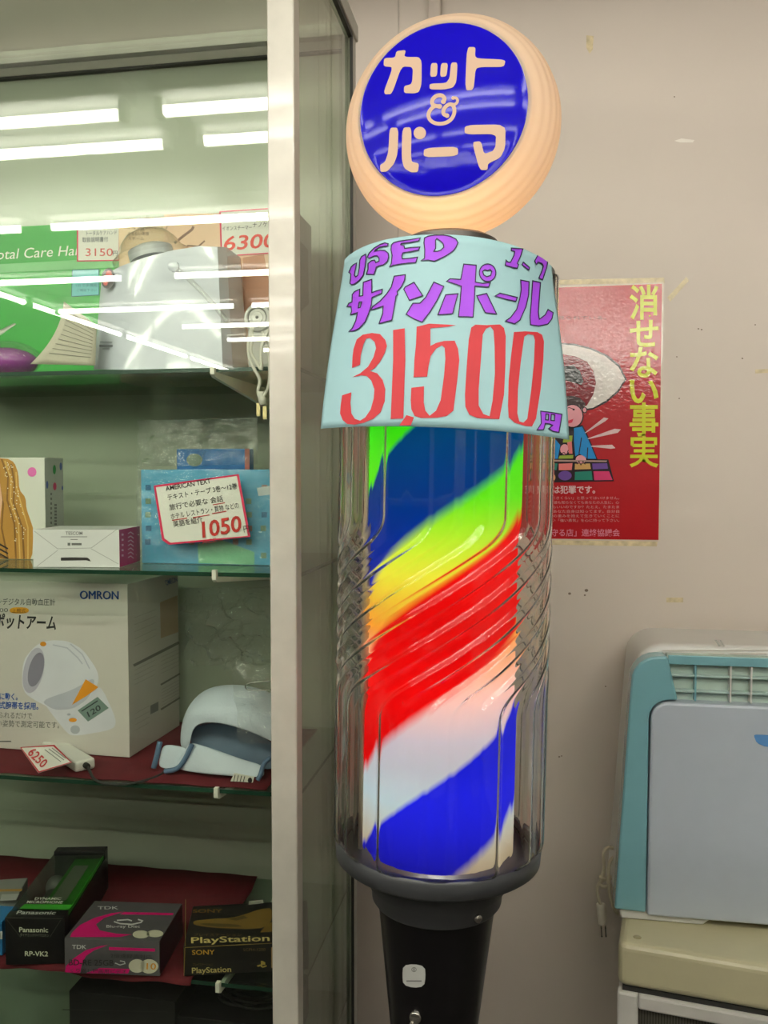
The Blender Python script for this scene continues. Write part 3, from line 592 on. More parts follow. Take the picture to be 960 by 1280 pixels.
pr('mouth', [Q7([(158, 150), (195, 165), (236, 150), (225, 180), (190, 190), (165, 175)])], (214, 60, 84), 0.0016)
pr('facial_mark', [Q7(ell(163, 78, 10, 8, 8)), Q7(ell(237, 76, 10, 8, 8))] + [q for q in stroke_poly(Q7([(165, 75), (200, 60), (235, 72)]), 0.8)] + [q for q in stroke_poly(Q7([(130, 430), (160, 420), (180, 440), (195, 400)]), 1.0)] + [q for q in stroke_poly(Q7([(262, 515), (280, 490), (295, 520), (312, 492), (330, 515)]), 1.0)] + [q for q in stroke_poly(Q7([(300, 300), (280, 430)]), 1.2)] + [q for q in stroke_poly(Q7([(350, 380), (345, 470)]), 1.2)], (44, 26, 34), 0.0018)
pr('goods_teal', [Q7([(248, 575), (380, 568), (388, 640), (246, 640)]), Q7([(75, 505), (108, 508), (100, 560), (75, 560)])], (30, 128, 110), 0.0013)
pr('goods_violet', [Q7(ell(168, 605, 54, 38, 20)), Q7([(385, 508), (505, 505), (512, 550), (390, 555)])], (104, 70, 150), 0.0013)
pr('goods_pink', [Q7([(395, 570), (520, 570), (548, 640), (402, 642)])], (210, 56, 110), 0.0013)
pr('goods_tan', [Q7([(248, 510), (368, 508), (375, 552), (246, 556)]), Q7(ell(60, 620, 32, 34, 14))], (206, 160, 96), 0.0013)
pr('speech_ray', [Q7([(290, 290), (480, 140), (515, 148), (490, 170)]), Q7([(300, 325), (565, 230), (615, 235), (590, 262)]), Q7([(320, 368), (545, 358), (572, 385), (535, 390)])], (222, 190, 190), 0.0012)
# lettering
ys = (383, 422, 462, 497, 537, 582)
sh = []
for ch, (yb, hh) in zip('消せない事実', ((396, 38), (433, 34), (470, 36), (504, 33), (542, 37), (581, 37))):
    sh += text_shapes(ch, 787, yb - 1, hh * 0.86, 36, bold=0.014 if ch == '実' else 0.022)
pr('yellow_lettering', sh, (204, 208, 40), 0.0006)
sh = text_shapes('万引きは犯罪です。', 660, 616, 7.6, 84, bold=0.02)
pr('white_lettering', sh, (222, 190, 190), 0.0006)
sh = []
for k, s in enumerate(('なら、「万引きくらい」と思ってはいけません。', 'ます。たとい誰も知らなくてもあなたの人生に、心', 'てしまってもいいのですか？たとえ、たまたま', 'ったって、あなた自身は知ってます。自分自', 'をその事実の重みを抱えて生きていくことに', '引きをしない「強い勇気」を心に持って下さい。')):
    sh += text_shapes(s, 664, 624 + k * 5.6, 3.0, 110)
pr('small_print', sh, (206, 150, 150), 0.0006)
pr('sponsor_line', text_shapes('「青少年を守る店」連絡協議会', 646, 669.5, 7.0, 129, bold=0.015), (216, 130, 150), 0.0006)
pr('slogan_print', text_shapes('誰かに見られている。', 668, 399, 3.6, 90), (90, 14, 20), 0.0006)

# ------------------------------------------------------------------ small refrigerator-like cabinet and dehumidifier on it
ZC = 0.715
fyaw = R(-9.0); FL = PZ(772, 1200, ZC - 0.03)
FMx = Matrix.Translation((FL.x, FL.y, 0)) @ Matrix.Rotation(fyaw, 4, 'Z')
cab = thing('mini_cabinet', 'cream-topped white cabinet with a dark mesh door window, under the dehumidifier', 'cabinet', FMx @ Vector((0.24, 0.15, 0)))
m_ctop = mat('cream_top_plastic', (200, 194, 158), 0.3, var=0.02); m_cw = mat('cabinet_white', (214, 212, 204), 0.35, var=0.02)
FW, FD = 0.50, 0.30
box('top_lid', 0, FW, 0, FD, ZC - 0.075, ZC, m_ctop, cab, 0.013, FMx, 4)
box('seal_gap', 0.008, FW - 0.008, 0.006, FD - 0.01, ZC - 0.083, ZC - 0.075, m_gask, cab, 0, FMx)
box('cabinet_body', 0.001, FW, 0.022, FD - 0.005, 0.02, ZC - 0.083, m_cw, cab, 0.006, FMx)
dn = thing  # door frame made of stiles and rails around the dark window
for nm, x0, x1, z0, z1 in (('door_stile', 0.0, 0.034, 0.03, ZC - 0.083), ('door_stile', FW - 0.034, FW, 0.03, ZC - 0.083), ('door_rail', 0.034, FW - 0.034, ZC - 0.108, ZC - 0.083), ('door_rail', 0.034, FW - 0.034, 0.03, 0.07)):
    box(nm, x0, x1, -0.002, 0.021, z0, z1, m_cw, cab, 0.004, FMx)
def mesh_mat():
    m = mat('dark_mesh_window', (70, 68, 60), 0.25, var=0.05); nt = m.node_tree; b = nt.nodes['Principled BSDF']
    tc = nt.nodes.new('ShaderNodeTexCoord'); wv = nt.nodes.new('ShaderNodeTexWave'); wv.inputs['Scale'].default_value = 70; wv.wave_profile = 'SIN'
    rp = nt.nodes.new('ShaderNodeValToRGB'); rp.color_ramp.elements[0].color = lin((58, 57, 50)); rp.color_ramp.elements[1].color = lin((88, 86, 76))
    nt.links.new(tc.outputs['Object'], wv.inputs['Vector']); nt.links.new(wv.outputs['Color'], rp.inputs[0]); nt.links.new(rp.outputs[0], b.inputs['Base Color']); return m
box('door_window', 0.034, FW - 0.034, 0.010, 0.016, 0.07, ZC - 0.108, mesh_mat(), cab, 0, FMx)
box('paper_slip', 0.062, 0.17, 0.0085, 0.0098, ZC - 0.25, ZC - 0.148, mat('white_paper', (214, 212, 204), 0.6), cab, 0, FMx)
q = FMx @ Vector((0.030, 0.028, ZC)); lathe('screw_cover', [(0.0, 0.0008), (0.006, 0.0008), (0.007, 0.0)], mat('cover_beige', (176, 166, 126), 0.4), cab, Matrix.Translation(q), 20)

YD = 1.565
deh = None
zb = ZC
def dl(px, py, Y=YD): return PY(px, py, Y)
xl_b = dl(768, 1132).x; xl_t = dl(789, 840).x; zt = dl(880, 803, YD + 0.06).z; DW = 0.50; xr = xl_b + DW; cxd = xl_b + DW / 2
deh = thing('dehumidifier', 'white and aqua dehumidifier standing on the cream-topped cabinet', 'dehumidifier', (cxd, YD + 0.09, ZC))
m_dw = mat('appliance_white', (210, 210, 204), 0.3, var=0.015); m_aqua = mat('aqua_plastic', (124, 176, 184), 0.18, var=0.02, coat=0.4); m_panel = mat('door_panel_pale_blue', (184, 194, 204), 0.3, var=0.015)
hw_b = DW / 2; hw_t = cxd - xl_t
zfb = dl(812, 1140).z; H = zt - ZC
def hwid(z): return hw_b + (hw_t - hw_b) * max(0, (z - ZC)) / H
def rr_outline(hwb, hwt, z0, z1, r, n=8):
    """tapered round-topped outline, counter-clockwise, (x,z)"""
    p = [(-hwb, z0), (hwb, z0)]
    for k in range(n + 1): a = math.pi / 2 * k / n; p.append((hwt - r + r * math.cos(a), z1 - r + r * math.sin(a)))
    for k in range(n + 1): a = math.pi / 2 + math.pi / 2 * k / n; p.append((-hwt + r + r * math.cos(a), z1 - r + r * math.sin(a)))
    return p
def extrude_outline(name, p, y0, y1, m, parent, shrink=0.0, bev=0.0, smooth=False):
    n = len(p); v = [(cxd + x, y0, z) for x, z in p] + [(cxd + x, y1, z) for x, z in p]
    f = [tuple(range(n)), tuple(range(2 * n - 1, n - 1, -1))] + [((k + 1) % n, k, n + k, n + (k + 1) % n) for k in range(n)]
    o = pydata(name, v, f, m, parent)
    if bev: md = o.modifiers.new('b', 'BEVEL'); md.width = bev; md.segments = 4; md.limit_method = 'ANGLE'; md.angle_limit = R(40)
    o.data.shade_smooth(); o.data.set_sharp_from_angle(angle=R(40))
    return o
extrude_outline('body', rr_outline(hw_b - 0.004, hw_t - 0.010, ZC + 0.002, zt, 0.05), YD + 0.035, YD + 0.21, m_dw, deh, bev=0.012)
extrude_outline('base_tray', [(-hw_b + 0.012, ZC + 0.001), (-0.10, ZC + 0.001), (-0.09, ZC + 0.010), (0.09, ZC + 0.010), (0.10, ZC + 0.001), (hw_b - 0.012, ZC + 0.001), (hw_b - 0.006, ZC + 0.03), (-hw_b + 0.006, ZC + 0.03)], YD + 0.004, YD + 0.2, m_dw, deh, bev=0.003)
# aqua bezel: U of a left pillar, right pillar and top band around the white door
zbt = dl(880, 822).z; zdt = dl(880, 879).z; xdi = dl(812, 1000).x - cxd
lw_ = -xdi
pil_o = [(-hw_b, ZC + 0.022), (-hwid(zbt) + 0.0, zbt - 0.045)]
def pillar(s):
    out = [(-hw_b, ZC + 0.020)]
    for k in range(7): a = math.pi - math.pi / 2 * k / 6; out.append((-hw_t + 0.045 + 0.045 * math.cos(a), zbt - 0.045 + 0.045 * math.sin(a)))
    out += [(-hw_t + 0.060, zbt), (-hw_t + 0.078, zdt + 0.004), (-lw_ + 0.04, zdt + 0.003)]
    for k in range(6): a = math.pi / 2 + math.pi / 2 * k / 5; out.append((-lw_ + 0.03 + 0.033 * math.cos(a), zdt - 0.030 + 0.033 * math.sin(a)))
    out += [(-lw_ - 0.004, ZC + 0.018)]
    return out if s < 0 else [(-x, z) for x, z in out][::-1]
for s in (-1, 1): extrude_outline('aqua_pillar', pillar(s)[::-1], YD - 0.004, YD + 0.04, m_aqua, deh, bev=0.007)
# louvre band on top: recessed strip with clear slats
x0, x1 = -hw_t + 0.062, hw_t - 0.062
box('louvre_recess', cxd + x0, cxd + x1, YD + 0.020, YD + 0.036, zdt, zbt, mat('louvre_inner', (176, 196, 184), 0.4), deh)
m_clr = glass('aqua_clear', (196, 226, 226), 1.5)
box('louvre_slat', cxd + x0, cxd + x1, YD + 0.002, YD + 0.005, zbt - 0.014, zbt + 0.002, m_aqua, deh, 0.001)
for k in range(2):
    zz = zdt + 0.016 + k * (zbt - zdt - 0.02) / 2.2
    box('louvre_slat', cxd + x0, cxd + x1, YD + 0.006, YD + 0.019, zz, zz + 0.004, mat('louvre_pale', (166, 190, 184), 0.3), deh, 0.001)
for px in (870, 914, 940, 985, 1030):
    xx = dl(px, 850).x; box('louvre_rib', xx - 0.0015, xx + 0.0015, YD + 0.003, YD + 0.02, zdt + 0.002, zbt - 0.002, m_aqua if px < 880 else m_dw, deh, 0.0005)
# door panel
dpn = [(-lw_ - 0.003, ZC + 0.014), (lw_ + 0.003, ZC + 0.014)]
for k in range(7): a = math.pi / 2 * k / 6; dpn.append((lw_ - 0.03 + 0.03 * math.cos(a), zdt - 0.03 + 0.03 * math.sin(a)))
for k in range(7): a = math.pi / 2 + math.pi / 2 * k / 6; dpn.append((-lw_ + 0.03 + 0.03 * math.cos(a), zdt - 0.03 + 0.03 * math.sin(a)))
door = extrude_outline('door_panel', dpn, YD - 0.006, YD + 0.034, m_panel, deh, bev=0.005)
DPl = Plane((0, YD - 0.006, 0), (0, -1, 0))
printed('badge', [chaikin([(942, 919), (946, 918), (985, 920), (985, 934), (958, 934), (946, 929)], 1, .2)], DPl, mat('blue_badge', (96, 150, 206), 0.25), deh, 0.0012)
# top control strip with print
TP = Plane((0, 0, zt + 0.0005), (0, 0, 1))
m_gp = ink((176, 176, 168))
FP = Plane((0, YD + 0.034, 0), (0, -1, 0))
printed('control_print', [rect(828, 812.5, 960, 813.6), rect(830, 818, 852, 819.5), rect(858, 817, 905, 818.2), rect(912, 816.5, 958, 817.6)], FP, ink((196, 190, 178)), deh, 0.0006)
printed('control_mark', [[(893, 800), (896, 800), (901, 808), (898, 808)], [(899, 800), (901, 800), (906, 808), (904, 808)]], FP, m_gp, deh, 0.0006)
# power cord bundle with plug, hanging at the left side
YC = YD + 0.12
m_cord = mat('cord_beige', (198, 188, 162), 0.5)
def cp(l): return [PY(x, y, YC + dy) for x, y, dy in l]
tube('power_cord', cp([(772, 1062, 0.02), (760, 1058, 0.0), (753, 1066, -0.01), (756, 1085, 0.0), (752, 1098, 0.0), (746, 1110, 0), (748, 1125, 0), (752, 1132, 0)]), 0.0032, m_cord, deh)
tube('power_cord', cp([(770, 1070, 0.01), (762, 1075, 0.0), (760, 1095, -0.008), (762, 1120, 0.0), (768, 1138, 0.0), (772, 1142, 0.01)]), 0.0032, m_cord, deh)
tube('power_cord', cp([(772, 1095, 0.0), (757, 1098, 0.004), (748, 1104, 0.0), (755, 1110, -0.004), (764, 1104, 0.0), (771, 1128, 0.0)]), 0.0032, m_cord, deh)
p0 = PY(751, 1130, YC); p1 = PY(753, 1155, YC); plug = tube('plug', [p0, p0.lerp(p1, 0.5), p1], 0.0085, mat('plug_white', (214, 208, 192), 0.4), deh, 10, 1)
for dx in (-2.6, 2.6): a_ = PY(754 + dx, 1154, YC); b_ = PY(755 + dx, 1171, YC); tube('plug_prong', [a_, b_], 0.0018, m_chrome, plug, 6, 0)
box('cord_tie', *(lambda c: (c.x - 0.012, c.x + 0.012, c.y - 0.006, c.y + 0.006, c.z - 0.002, c.z + 0.002))(PY(757, 1097, YC)), m_cord, deh, 0.0015)


# ================================================================== goods in the display case
class YBox(PBox):
    """axis-aligned carton, front face at depth Y, between photo columns, standing on zs"""
    def __init__(s, pl_, pr_, Y, ref, zs, depth):
        x0 = PY(pl_, 600, Y).x; x1 = PY(pr_, 600, Y).x
        s.A = Vector((x0, Y, zs)); s.u = Vector((1, 0, 0)); s.v = Vector((0, 1, 0)); s.w = x1 - x0; s.d = depth; s.z = zs; s.h = PY(ref[0], ref[1], Y).z - zs
        s.M = Matrix.Translation(s.A); s.front = Plane(s.A, -s.v); s.right = Plane(s.A + s.u * s.w, s.u); s.top = Plane(s.A + Vector((0, 0, s.h)), (0, 0, 1)); s.base = s.M @ Vector((s.w / 2, depth / 2, 0)); s.front.zmin = s.right.zmin = zs + 0.0008
def face_mat(o, direction, m):
    o.data.materials.append(m); k = len(o.data.materials) - 1; d = Vector(direction)
    for p in o.data.polygons:
        if p.normal.dot(d) > 0.9: p.material_index = k
def strokes(pts_list, w, closed=False):
    out = []
    for p in pts_list: out += stroke_poly(p, w, closed)
    return out
m_black_ink = ink((30, 28, 30)); m_grey_ink = ink((110, 110, 108)); m_white_ink = ink((236, 234, 228)); m_red_ink = ink((206, 40, 44)); m_pink_card = ink((216, 36, 84)); m_cardw = mat('card_white', (232, 230, 222), 0.55, var=0.02)
m_film = glass('plastic_film', (250, 251, 250), 1.75, bump=0.9, bscale=70, haze=0.07)
m_dome = glass('clear_plastic', (248, 248, 246), 1.5, edge=(226, 222, 212))
def price_card(label, quad, surf_plane, border, bw, thick=0.0006):
    """small card: quad of photo pixels (TL TR BR BL) lying on a plane"""
    pts = [surf_plane(x, y, 0.001) for x, y in quad]; bk = [p - surf_plane.n * thick for p in pts]; n = len(pts)
    base_ = min(pts, key=lambda p: p.z)
    t = thing('price_card', label, 'price card', base_)
    pydata('card', pts + bk, [tuple(range(n))[::-1], tuple(range(n, 2 * n))] + [(k, (k + 1) % n, n + (k + 1) % n, n + k) for k in range(n)], m_cardw, t)
    cx = sum(x for x, y in quad) / n; cy = sum(y for x, y in quad) / n
    inner = []
    for x, y in quad:
        d = math.hypot(x - cx, y - cy); k = 1 - bw * 1.35 / d; inner.append((cx + (x - cx) * k, cy + (y - cy) * k))
    if border: printed('card_border', [[quad[k], quad[(k + 1) % n], inner[(k + 1) % n], inner[k]] for k in range(n)], surf_plane, border, t, 0.0014)
    return t

# ---------------- shelf 1 (top)
g = YBox(-70, 151, 1.40, (80, 280), Z1, 0.11)
gb = thing('green_box', 'bright green carton with white italic lettering at the left of the top shelf', 'box', g.base)
g.build('carton', mat('green_card', (52, 168, 62), 0.4, var=0.08, scale=12), gb)
printed('pale_band', [[(-70, 334), (151, 322), (151, 334), (-70, 344)]], g.front, ink((128, 196, 132)), gb, 0.0003)
printed('lettering', text_shapes('Total Care Handy', -14, 325, 13, 136, ang=-0.055, shear=0.22), g.front, m_white_ink, gb)
t = price_card('small white price card reading 3150, pinned on the green carton', [(96, 283), (150, 281), (150, 326), (96, 327)], g.front, m_pink_card, 1.6)
printed('card_writing', text_shapes('トータルケアハンド', 108, 294, 4.5, 38, ang=-0.03) + text_shapes('取扱説明書付', 103, 302.5, 5, 32, ang=-0.03) + text_shapes('円', 141, 319, 5, 6), g.front, ink((60, 70, 86)), t, 0.0016)
printed('card_price', text_shapes('3150', 107, 320, 10, 34, bold=0.0), g.front, ink((222, 100, 96)), t, 0.0016)
t = price_card('small pale blue note card stuck low on the green carton', [(90, 337), (124, 336), (124, 369), (89, 371)], g.front, ink((40, 104, 110)), 0.8)
t.children[0].data.materials[0] = mat('pale_blue_note', (122, 200, 202), 0.6)
printed('card_writing', text_shapes('1台で多機能', 95, 358, 3.2, 27) + text_shapes('ご確認下さい', 96, 364, 2.6, 25), g.front, ink((70, 130, 136)), t, 0.0016)
g = YBox(152, 372, 1.37, (300, 266), Z1, 0.095)
fb = thing('beauty_steamer_box', 'beige carton with a close-up face photo at the back of the top shelf', 'box', g.base)
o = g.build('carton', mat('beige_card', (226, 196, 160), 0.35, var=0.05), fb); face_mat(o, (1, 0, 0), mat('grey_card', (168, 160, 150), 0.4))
FPn = g.front
printed('photo_print', [[(205, 268), (372, 264), (372, 470), (205, 470)]], FPn, ink((226, 190, 160)), fb, 0.0003)
printed('photo_shade', [[(282, 330), (302, 322), (304, 398), (284, 398)], [(303, 322), (330, 318), (345, 400), (305, 398)]], FPn, ink((190, 128, 92)), fb, 0.0005)
printed('eyebrow_print', strokes([[(218, 304), (228, 296), (240, 287), (242, 283)]], 3.2) + strokes([[(234, 307), (248, 308), (256, 301)], ], 2.0), FPn, ink((124, 88, 70)), fb, 0.0006)
printed('lettering', text_shapes('イオンエステケア', 158, 286, 5.5, 54, bold=0.01) + text_shapes('うるおい美顔', 160, 294, 3.6, 26) + text_shapes('スチーム', 160, 300, 3.4, 20), FPn, ink((104, 84, 66)), fb, 0.0006)
RPl = g.right
printed('side_photo', [[(374, 300), (385, 312), (386, 380), (374, 392)]], RPl, ink((120, 112, 104)), fb, 0.0005)
t = price_card('large white price card reading 6300 with a red border, near the case post', [(274, 264), (352, 259), (352, 316), (276, 321)], FPn, m_pink_card, 1.8)
printed('card_writing', text_shapes('イオンスチーマー', 278, 288, 4.6, 37, ang=-0.04) + text_shapes('ナノケア', 316, 284, 5, 25, ang=-0.06) + text_shapes('パナソニック', 280, 278, 3.4, 36, ang=-0.05), FPn, m_black_ink, t, 0.0018)
printed('card_price', text_shapes('6300', 280, 313, 18, 66, ang=-0.07, bold=0.012, shear=0.18), FPn, ink((224, 62, 44)), t, 0.0018)
# facial sauna
Yk = 1.235
st = thing('facial_steamer', 'pale silver facial steamer with a clear dome lid on the top shelf', 'steamer', PY(205, 455, Yk + 0.05) * 1.0)
m_silver = mat('silver_white_plastic', (206, 210, 222), 0.14, var=0.02, coat=0.6)
out = [(117, 457.5), (120, 400), (127, 346), (150, 333), (180, 322), (215, 313), (250, 307.5), (283, 309), (288, 380), (291, 453.5)]
zk0 = Z1 + 0.001
rowsF = []
def kp(x, y, Y): p = PY(x, y, Y); p.z = max(p.z, zk0); return p
NXk = 14
def top_y(x):
    for (xa, ya), (xb, yb) in zip(out[2:8][:-1], out[2:8][1:]):
        if xa <= x <= xb: return ya + (yb - ya) * (x - xa) / (xb - xa)
    return 346 if x < 127 else 309
vv = []; ff = []
cols = []
for i in range(NXk + 1):
    tt = i / NXk; xb = 117 + (291 - 117) * tt; xt = 127 + (283 - 127) * tt; Yb = Yk + 0.022 * (2 * tt - 1) ** 2 + (0.02 if i in (0, NXk) else 0)
    col = []
    for k in range(7):
        q = k / 6; x = xb + (xt - xb) * q; yb = 462; yt = top_y(xt); col.append(kp(x, yb + (yt - yb) * q, Yb + 0.012 * q))
    back = [p + Vector((0, (1.352 - p.y), 0)) for p in col[::-1]]
    cols.append(col + back)
loft('body', cols, m_silver, st, closed=True)
n = len(cols[0])
for c in (cols[0], cols[-1]): pydata('end_cap', c, [tuple(range(n))], m_silver, st)
st.children[0].data.set_sharp_from_angle(angle=R(35))
dc = PY(190, 322, 1.29); DMx = Matrix.Translation(dc) @ Matrix.Rotation(R(-14), 4, 'Y')
lathe('dome_lid', [(0.058, -0.006), (0.060, 0.0), (0.050, 0.008), (0.044, 0.022), (0.034, 0.034), (0.018, 0.042), (0.0, 0.044)], m_dome, st, DMx, 40)
lathe('lid_collar', [(0.0, -0.004), (0.034, -0.004), (0.034, 0.012), (0.026, 0.016), (0.0, 0.016)], mat('lid_inner', (200, 202, 206), 0.3), st, DMx, 32)
tube('lid_knob', [DMx @ Vector((-0.006, 0, 0.042)), DMx @ Vector((0.004, 0, 0.056)), DMx @ Vector((0.010, 0, 0.064)), DMx @ Vector((0.006, 0, 0.050))], 0.0024, m_dome, st)
SPl = Plane(PY(135, 360, 1.2555), (0, -1, 0))
printed('badge', [ell(135, 348, 8.5, 13, 20, 0.12)], SPl, ink((60, 50, 52), rough=0.2), st, 0.004)
printed('badge_print', [ell(136, 343, 4, 5, 12), ell(132, 353, 3, 4, 10)], SPl, ink((190, 70, 60)), st, 0.0055)
printed('lettering', [rect(125, 427, 140, 428.2), rect(124, 431, 141, 433.6), rect(128, 435.5, 137, 436.5)], SPl, ink((120, 122, 130)), st, 0.006)
tube('clear_arm', [PY(219, 334, 1.222), PY(240, 352, 1.222), PY(265, 378, 1.222), PY(284, 402, 1.222)], 0.0036, m_dome, st)
rc = PY(217, 333, 1.222); lathe('arm_pivot', [(0.008, -0.003), (0.008, 0.003), (0.005, 0.004), (0.0, 0.004)], m_silver, st, Matrix.Translation(rc) @ Matrix.Rotation(R(90), 4, 'X'), 24)
# purple gadget and its clear wrap
pc = PY(6, 436, 1.285)
pg = thing('purple_gadget', 'translucent purple rounded gadget at the far left of the top shelf', 'gadget', (pc.x, pc.y, Z1))
Me = Matrix.Translation((pc.x, pc.y, Z1 + 0.025)) @ Matrix.Diagonal((0.054, 0.036, 0.0245, 1))
lathe('purple_shell', [(math.cos(R(a)), math.sin(R(a))) for a in range(-88, 89, 8)], mat('purple_plastic', (150, 42, 150), 0.12, var=0.1, coat=0.5), pg, Me, 32)
Me2 = Matrix.Translation((pc.x, pc.y, Z1 + 0.030)) @ Matrix.Diagonal((0.060, 0.040, 0.0295, 1))
lathe('clear_wrap', [(math.cos(R(a)), math.sin(R(a))) for a in range(-88, 89, 8)], m_film, pg, Me2, 32)
loft('pale_strip', [[PY(-20, 424, 1.25), PY(0, 419, 1.25), PY(20, 405, 1.255)], [PY(-20, 416, 1.262), PY(0, 413, 1.262), PY(18, 404, 1.262)]], mat('pale_strip', (206, 208, 198), 0.5), pg, solid=0.001)
# curled leaflet
lf = []
for k in range(11):
    q = k / 10; xl = 80 - 8 * q - 34 * q ** 2.2; yl = 377 + 80 * q - 2 * q; xr = 121 - 2 * q; yr = 407 + 50 * q
    rowp = []
    for i in range(7):
        w_ = i / 6; p = PY(xl + (xr - xl) * w_, yl + (yr - yl) * w_, 1.212 + 0.012 * w_ - 0.008 * q * (1 - w_)); p.z = max(p.z, Z1 + 0.0015); rowp.append(p)
    lf.append(rowp)
le = loft('leaflet', lf, mat('newsprint', (196, 190, 172), 0.7, var=0.05), None, solid=0.0008); tag(le, 'curled printed instruction leaflet leaning against the silver facial steamer', 'leaflet')
lines = []
for k in range(10):
    q0 = 0.10 + k * 0.08
    pts = []
    for i in range(2, 13):
        w_ = i / 13.0; qq = q0 * 10; a_ = int(qq); fr_ = qq - a_; b_ = w_ * 6; c_ = int(b_); fb_ = b_ - c_
        P_ = lambda r_, c__: lf[min(r_, 10)][min(c__, 6)]
        pts.append(P_(a_, c_).lerp(P_(a_, c_ + 1), fb_).lerp(P_(a_ + 1, c_).lerp(P_(a_ + 1, c_ + 1), fb_), fr_) + Vector((0, -0.0012, 0)))
    lines.append(pts)
v = []; f = []
for pts in lines:
    b0 = len(v)
    for p in pts: v += [p, p + Vector((0, 0, 0.0011))]
    f += [(b0 + 2 * i, b0 + 2 * i + 2, b0 + 2 * i + 3, b0 + 2 * i + 1) for i in range(len(pts) - 1)]
pydata('small_print', v, f, ink((128, 124, 116)), le)
# round white appliance with hanging cord
Ym = 1.225
mc = PY(322, 397, Ym)
ms = thing('massager', 'small white round massager with its cord and plug hanging over the shelf edge', 'massager', (mc.x, Ym + 0.02, Z1))
m_mw = mat('massager_white', (206, 204, 198), 0.35)
MM = Matrix.Translation(mc) @ Matrix.Rotation(R(90), 4, 'X')
lathe('round_head', [(0.0, -0.024), (0.020, -0.022), (0.0215, -0.004), (0.019, 0.002), (0.0155, 0.003), (0.0145, 0.0015), (0.009, 0.0015), (0.008, 0.003), (0.0025, 0.003), (0.0, 0.002)], m_mw, ms, MM, 36)
lathe('head_ring', [(0.0145, 0.0018), (0.0135, 0.0024), (0.0125, 0.0018)], ink((120, 118, 112)), ms, MM, 36)
lathe('centre_pin', [(0.0024, 0.0028), (0.002, 0.0042), (0.0, 0.0045)], ink((70, 66, 60)), ms, MM, 14)
bx_ = box_bm(mc.x - 0.017, mc.x + 0.030, Ym + 0.002, Ym + 0.034, Z1 + 0.0006, mc.z - 0.012, 0.006); frombm('body', bx_, m_mw, ms)
m_wcord = mat('white_cord', (206, 202, 190), 0.45)
Yc2 = 1.190
tube('cord', [PY(x, y, Yc2 + dy) for x, y, dy in ((318, 408, 0.025), (311, 420, 0.012), (310, 445, 0.004), (318, 462, 0), (326, 475, 0), (322, 488, 0), (324, 497, 0), (332, 494, 0), (338, 475, 0), (336, 440, 0.006), (328, 415, 0.02))], 0.0024, m_wcord, ms)
tube('cord', [PY(x, y, Yc2 + dy) for x, y, dy in ((314, 410, 0.022), (316, 425, 0.004), (312, 440, 0.002), (322, 455, 0.0), (328, 465, -0.002), (325, 440, -0.002), (330, 425, 0.004), (336, 412, 0.016))], 0.0024, m_wcord, ms)
plg = tube('plug', [PY(326, 490, Yc2 + 0.002), PY(328, 500, Yc2 + 0.002), PY(329, 506, Yc2 + 0.002)], 0.0058, m_wcord, ms, 8, 0)
for dx, dy in ((-5, 0), (3, 4)):
    c = PY(328 + dx, 512 + dy, Yc2 + 0.002); box('plug_prong', c.x - 0.0026, c.x + 0.0026, c.y - 0.0008, c.y + 0.0008, c.z - 0.009, c.z + 0.009, mat('brass_prong', (206, 190, 140), 0.3, 0.7), plg)

# ---------------- shelf 2
g = YBox(-50, 56, 1.33, (30, 572), Z2, 0.058)
hb = thing('hair_colour_box', 'tall white carton with a picture of long wavy blonde hair', 'box', g.base)
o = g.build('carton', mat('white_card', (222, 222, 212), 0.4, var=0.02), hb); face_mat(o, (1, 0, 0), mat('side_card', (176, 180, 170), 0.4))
printed('hair_print', [chaikin([(-50, 572), (8, 572.5), (18, 578), (23, 592), (24, 612), (32, 622), (33, 636), (38, 650), (42, 662), (40, 700), (30, 708), (-50, 708)], 1)], g.front, ink((190, 138, 60)), hb, 0.0003)
printed('hair_shade', strokes([[(2, 574), (10, 596), (9, 625), (18, 655), (20, 700)], [(14, 580), (18, 604), (17, 628), (28, 660), (30, 700)], [(-2, 600), (4, 630), (2, 660), (10, 700)]], 2.2), g.front, ink((140, 96, 40)), hb, 0.0005)
printed('hair_light', strokes([[(6, 576), (14, 600), (13, 626), (23, 655), (25, 700)], [(20, 590), (21, 610), (27, 632), (35, 660), (35, 700)]], 1.6), g.front, ink((222, 180, 100)), hb, 0.0006)
sp_ = []
for k in range(60):
    q = random.random(); y = 578 + 100 * q; x = 10 + 16 * q + random.uniform(-8, 9); sp_.append(ell(x, y, 0.7, 0.7, 6))
printed('glitter_print', sp_, g.front, ink((244, 236, 214)), hb, 0.0008)
printed('skin_print', [[(-50, 600), (0, 604), (3, 625), (0, 650), (-50, 680)]], g.front, ink((228, 180, 150)), hb, 0.0007)
printed('stripe_print', strokes([[(-30, 690 + 6 * k - 26), (10, 712 + 6 * k - 26)] for k in range(5)], 2.0), g.front, m_black_ink, hb, 0.0008)
printed('pink_dot', [ell(40, 590, 5.6, 6, 20)], g.front, ink((226, 110, 180)), hb)
printed('side_dots', [ell(68, 587, 2, 6, 12)], g.right, ink((40, 140, 70)), hb); printed('side_dots', [ell(68.5, 608, 2.2, 5, 12)], g.right, ink((210, 70, 110)), hb)
printed('side_dots', [ell(59, 606, 1.4, 5, 10), ell(76, 583, 1.5, 5, 10), ell(78, 610, 1, 3, 10)], g.right, ink((80, 100, 170)), hb)
printed('side_print', [rect(63 , 616 + 6 * k, 65, 619 + 6 * k) for k in range(8)] + [rect(68, 630 + 4 * k, 71, 632.5 + 4 * k) for k in range(7)], g.right, m_grey_ink, hb)
g = PBox((42, 709), (149.5, 709.5), Z2, 662, 0.098)
ib = thing('hair_iron_box', 'flat white carton with a magenta end lying on the second shelf', 'box', g.base)
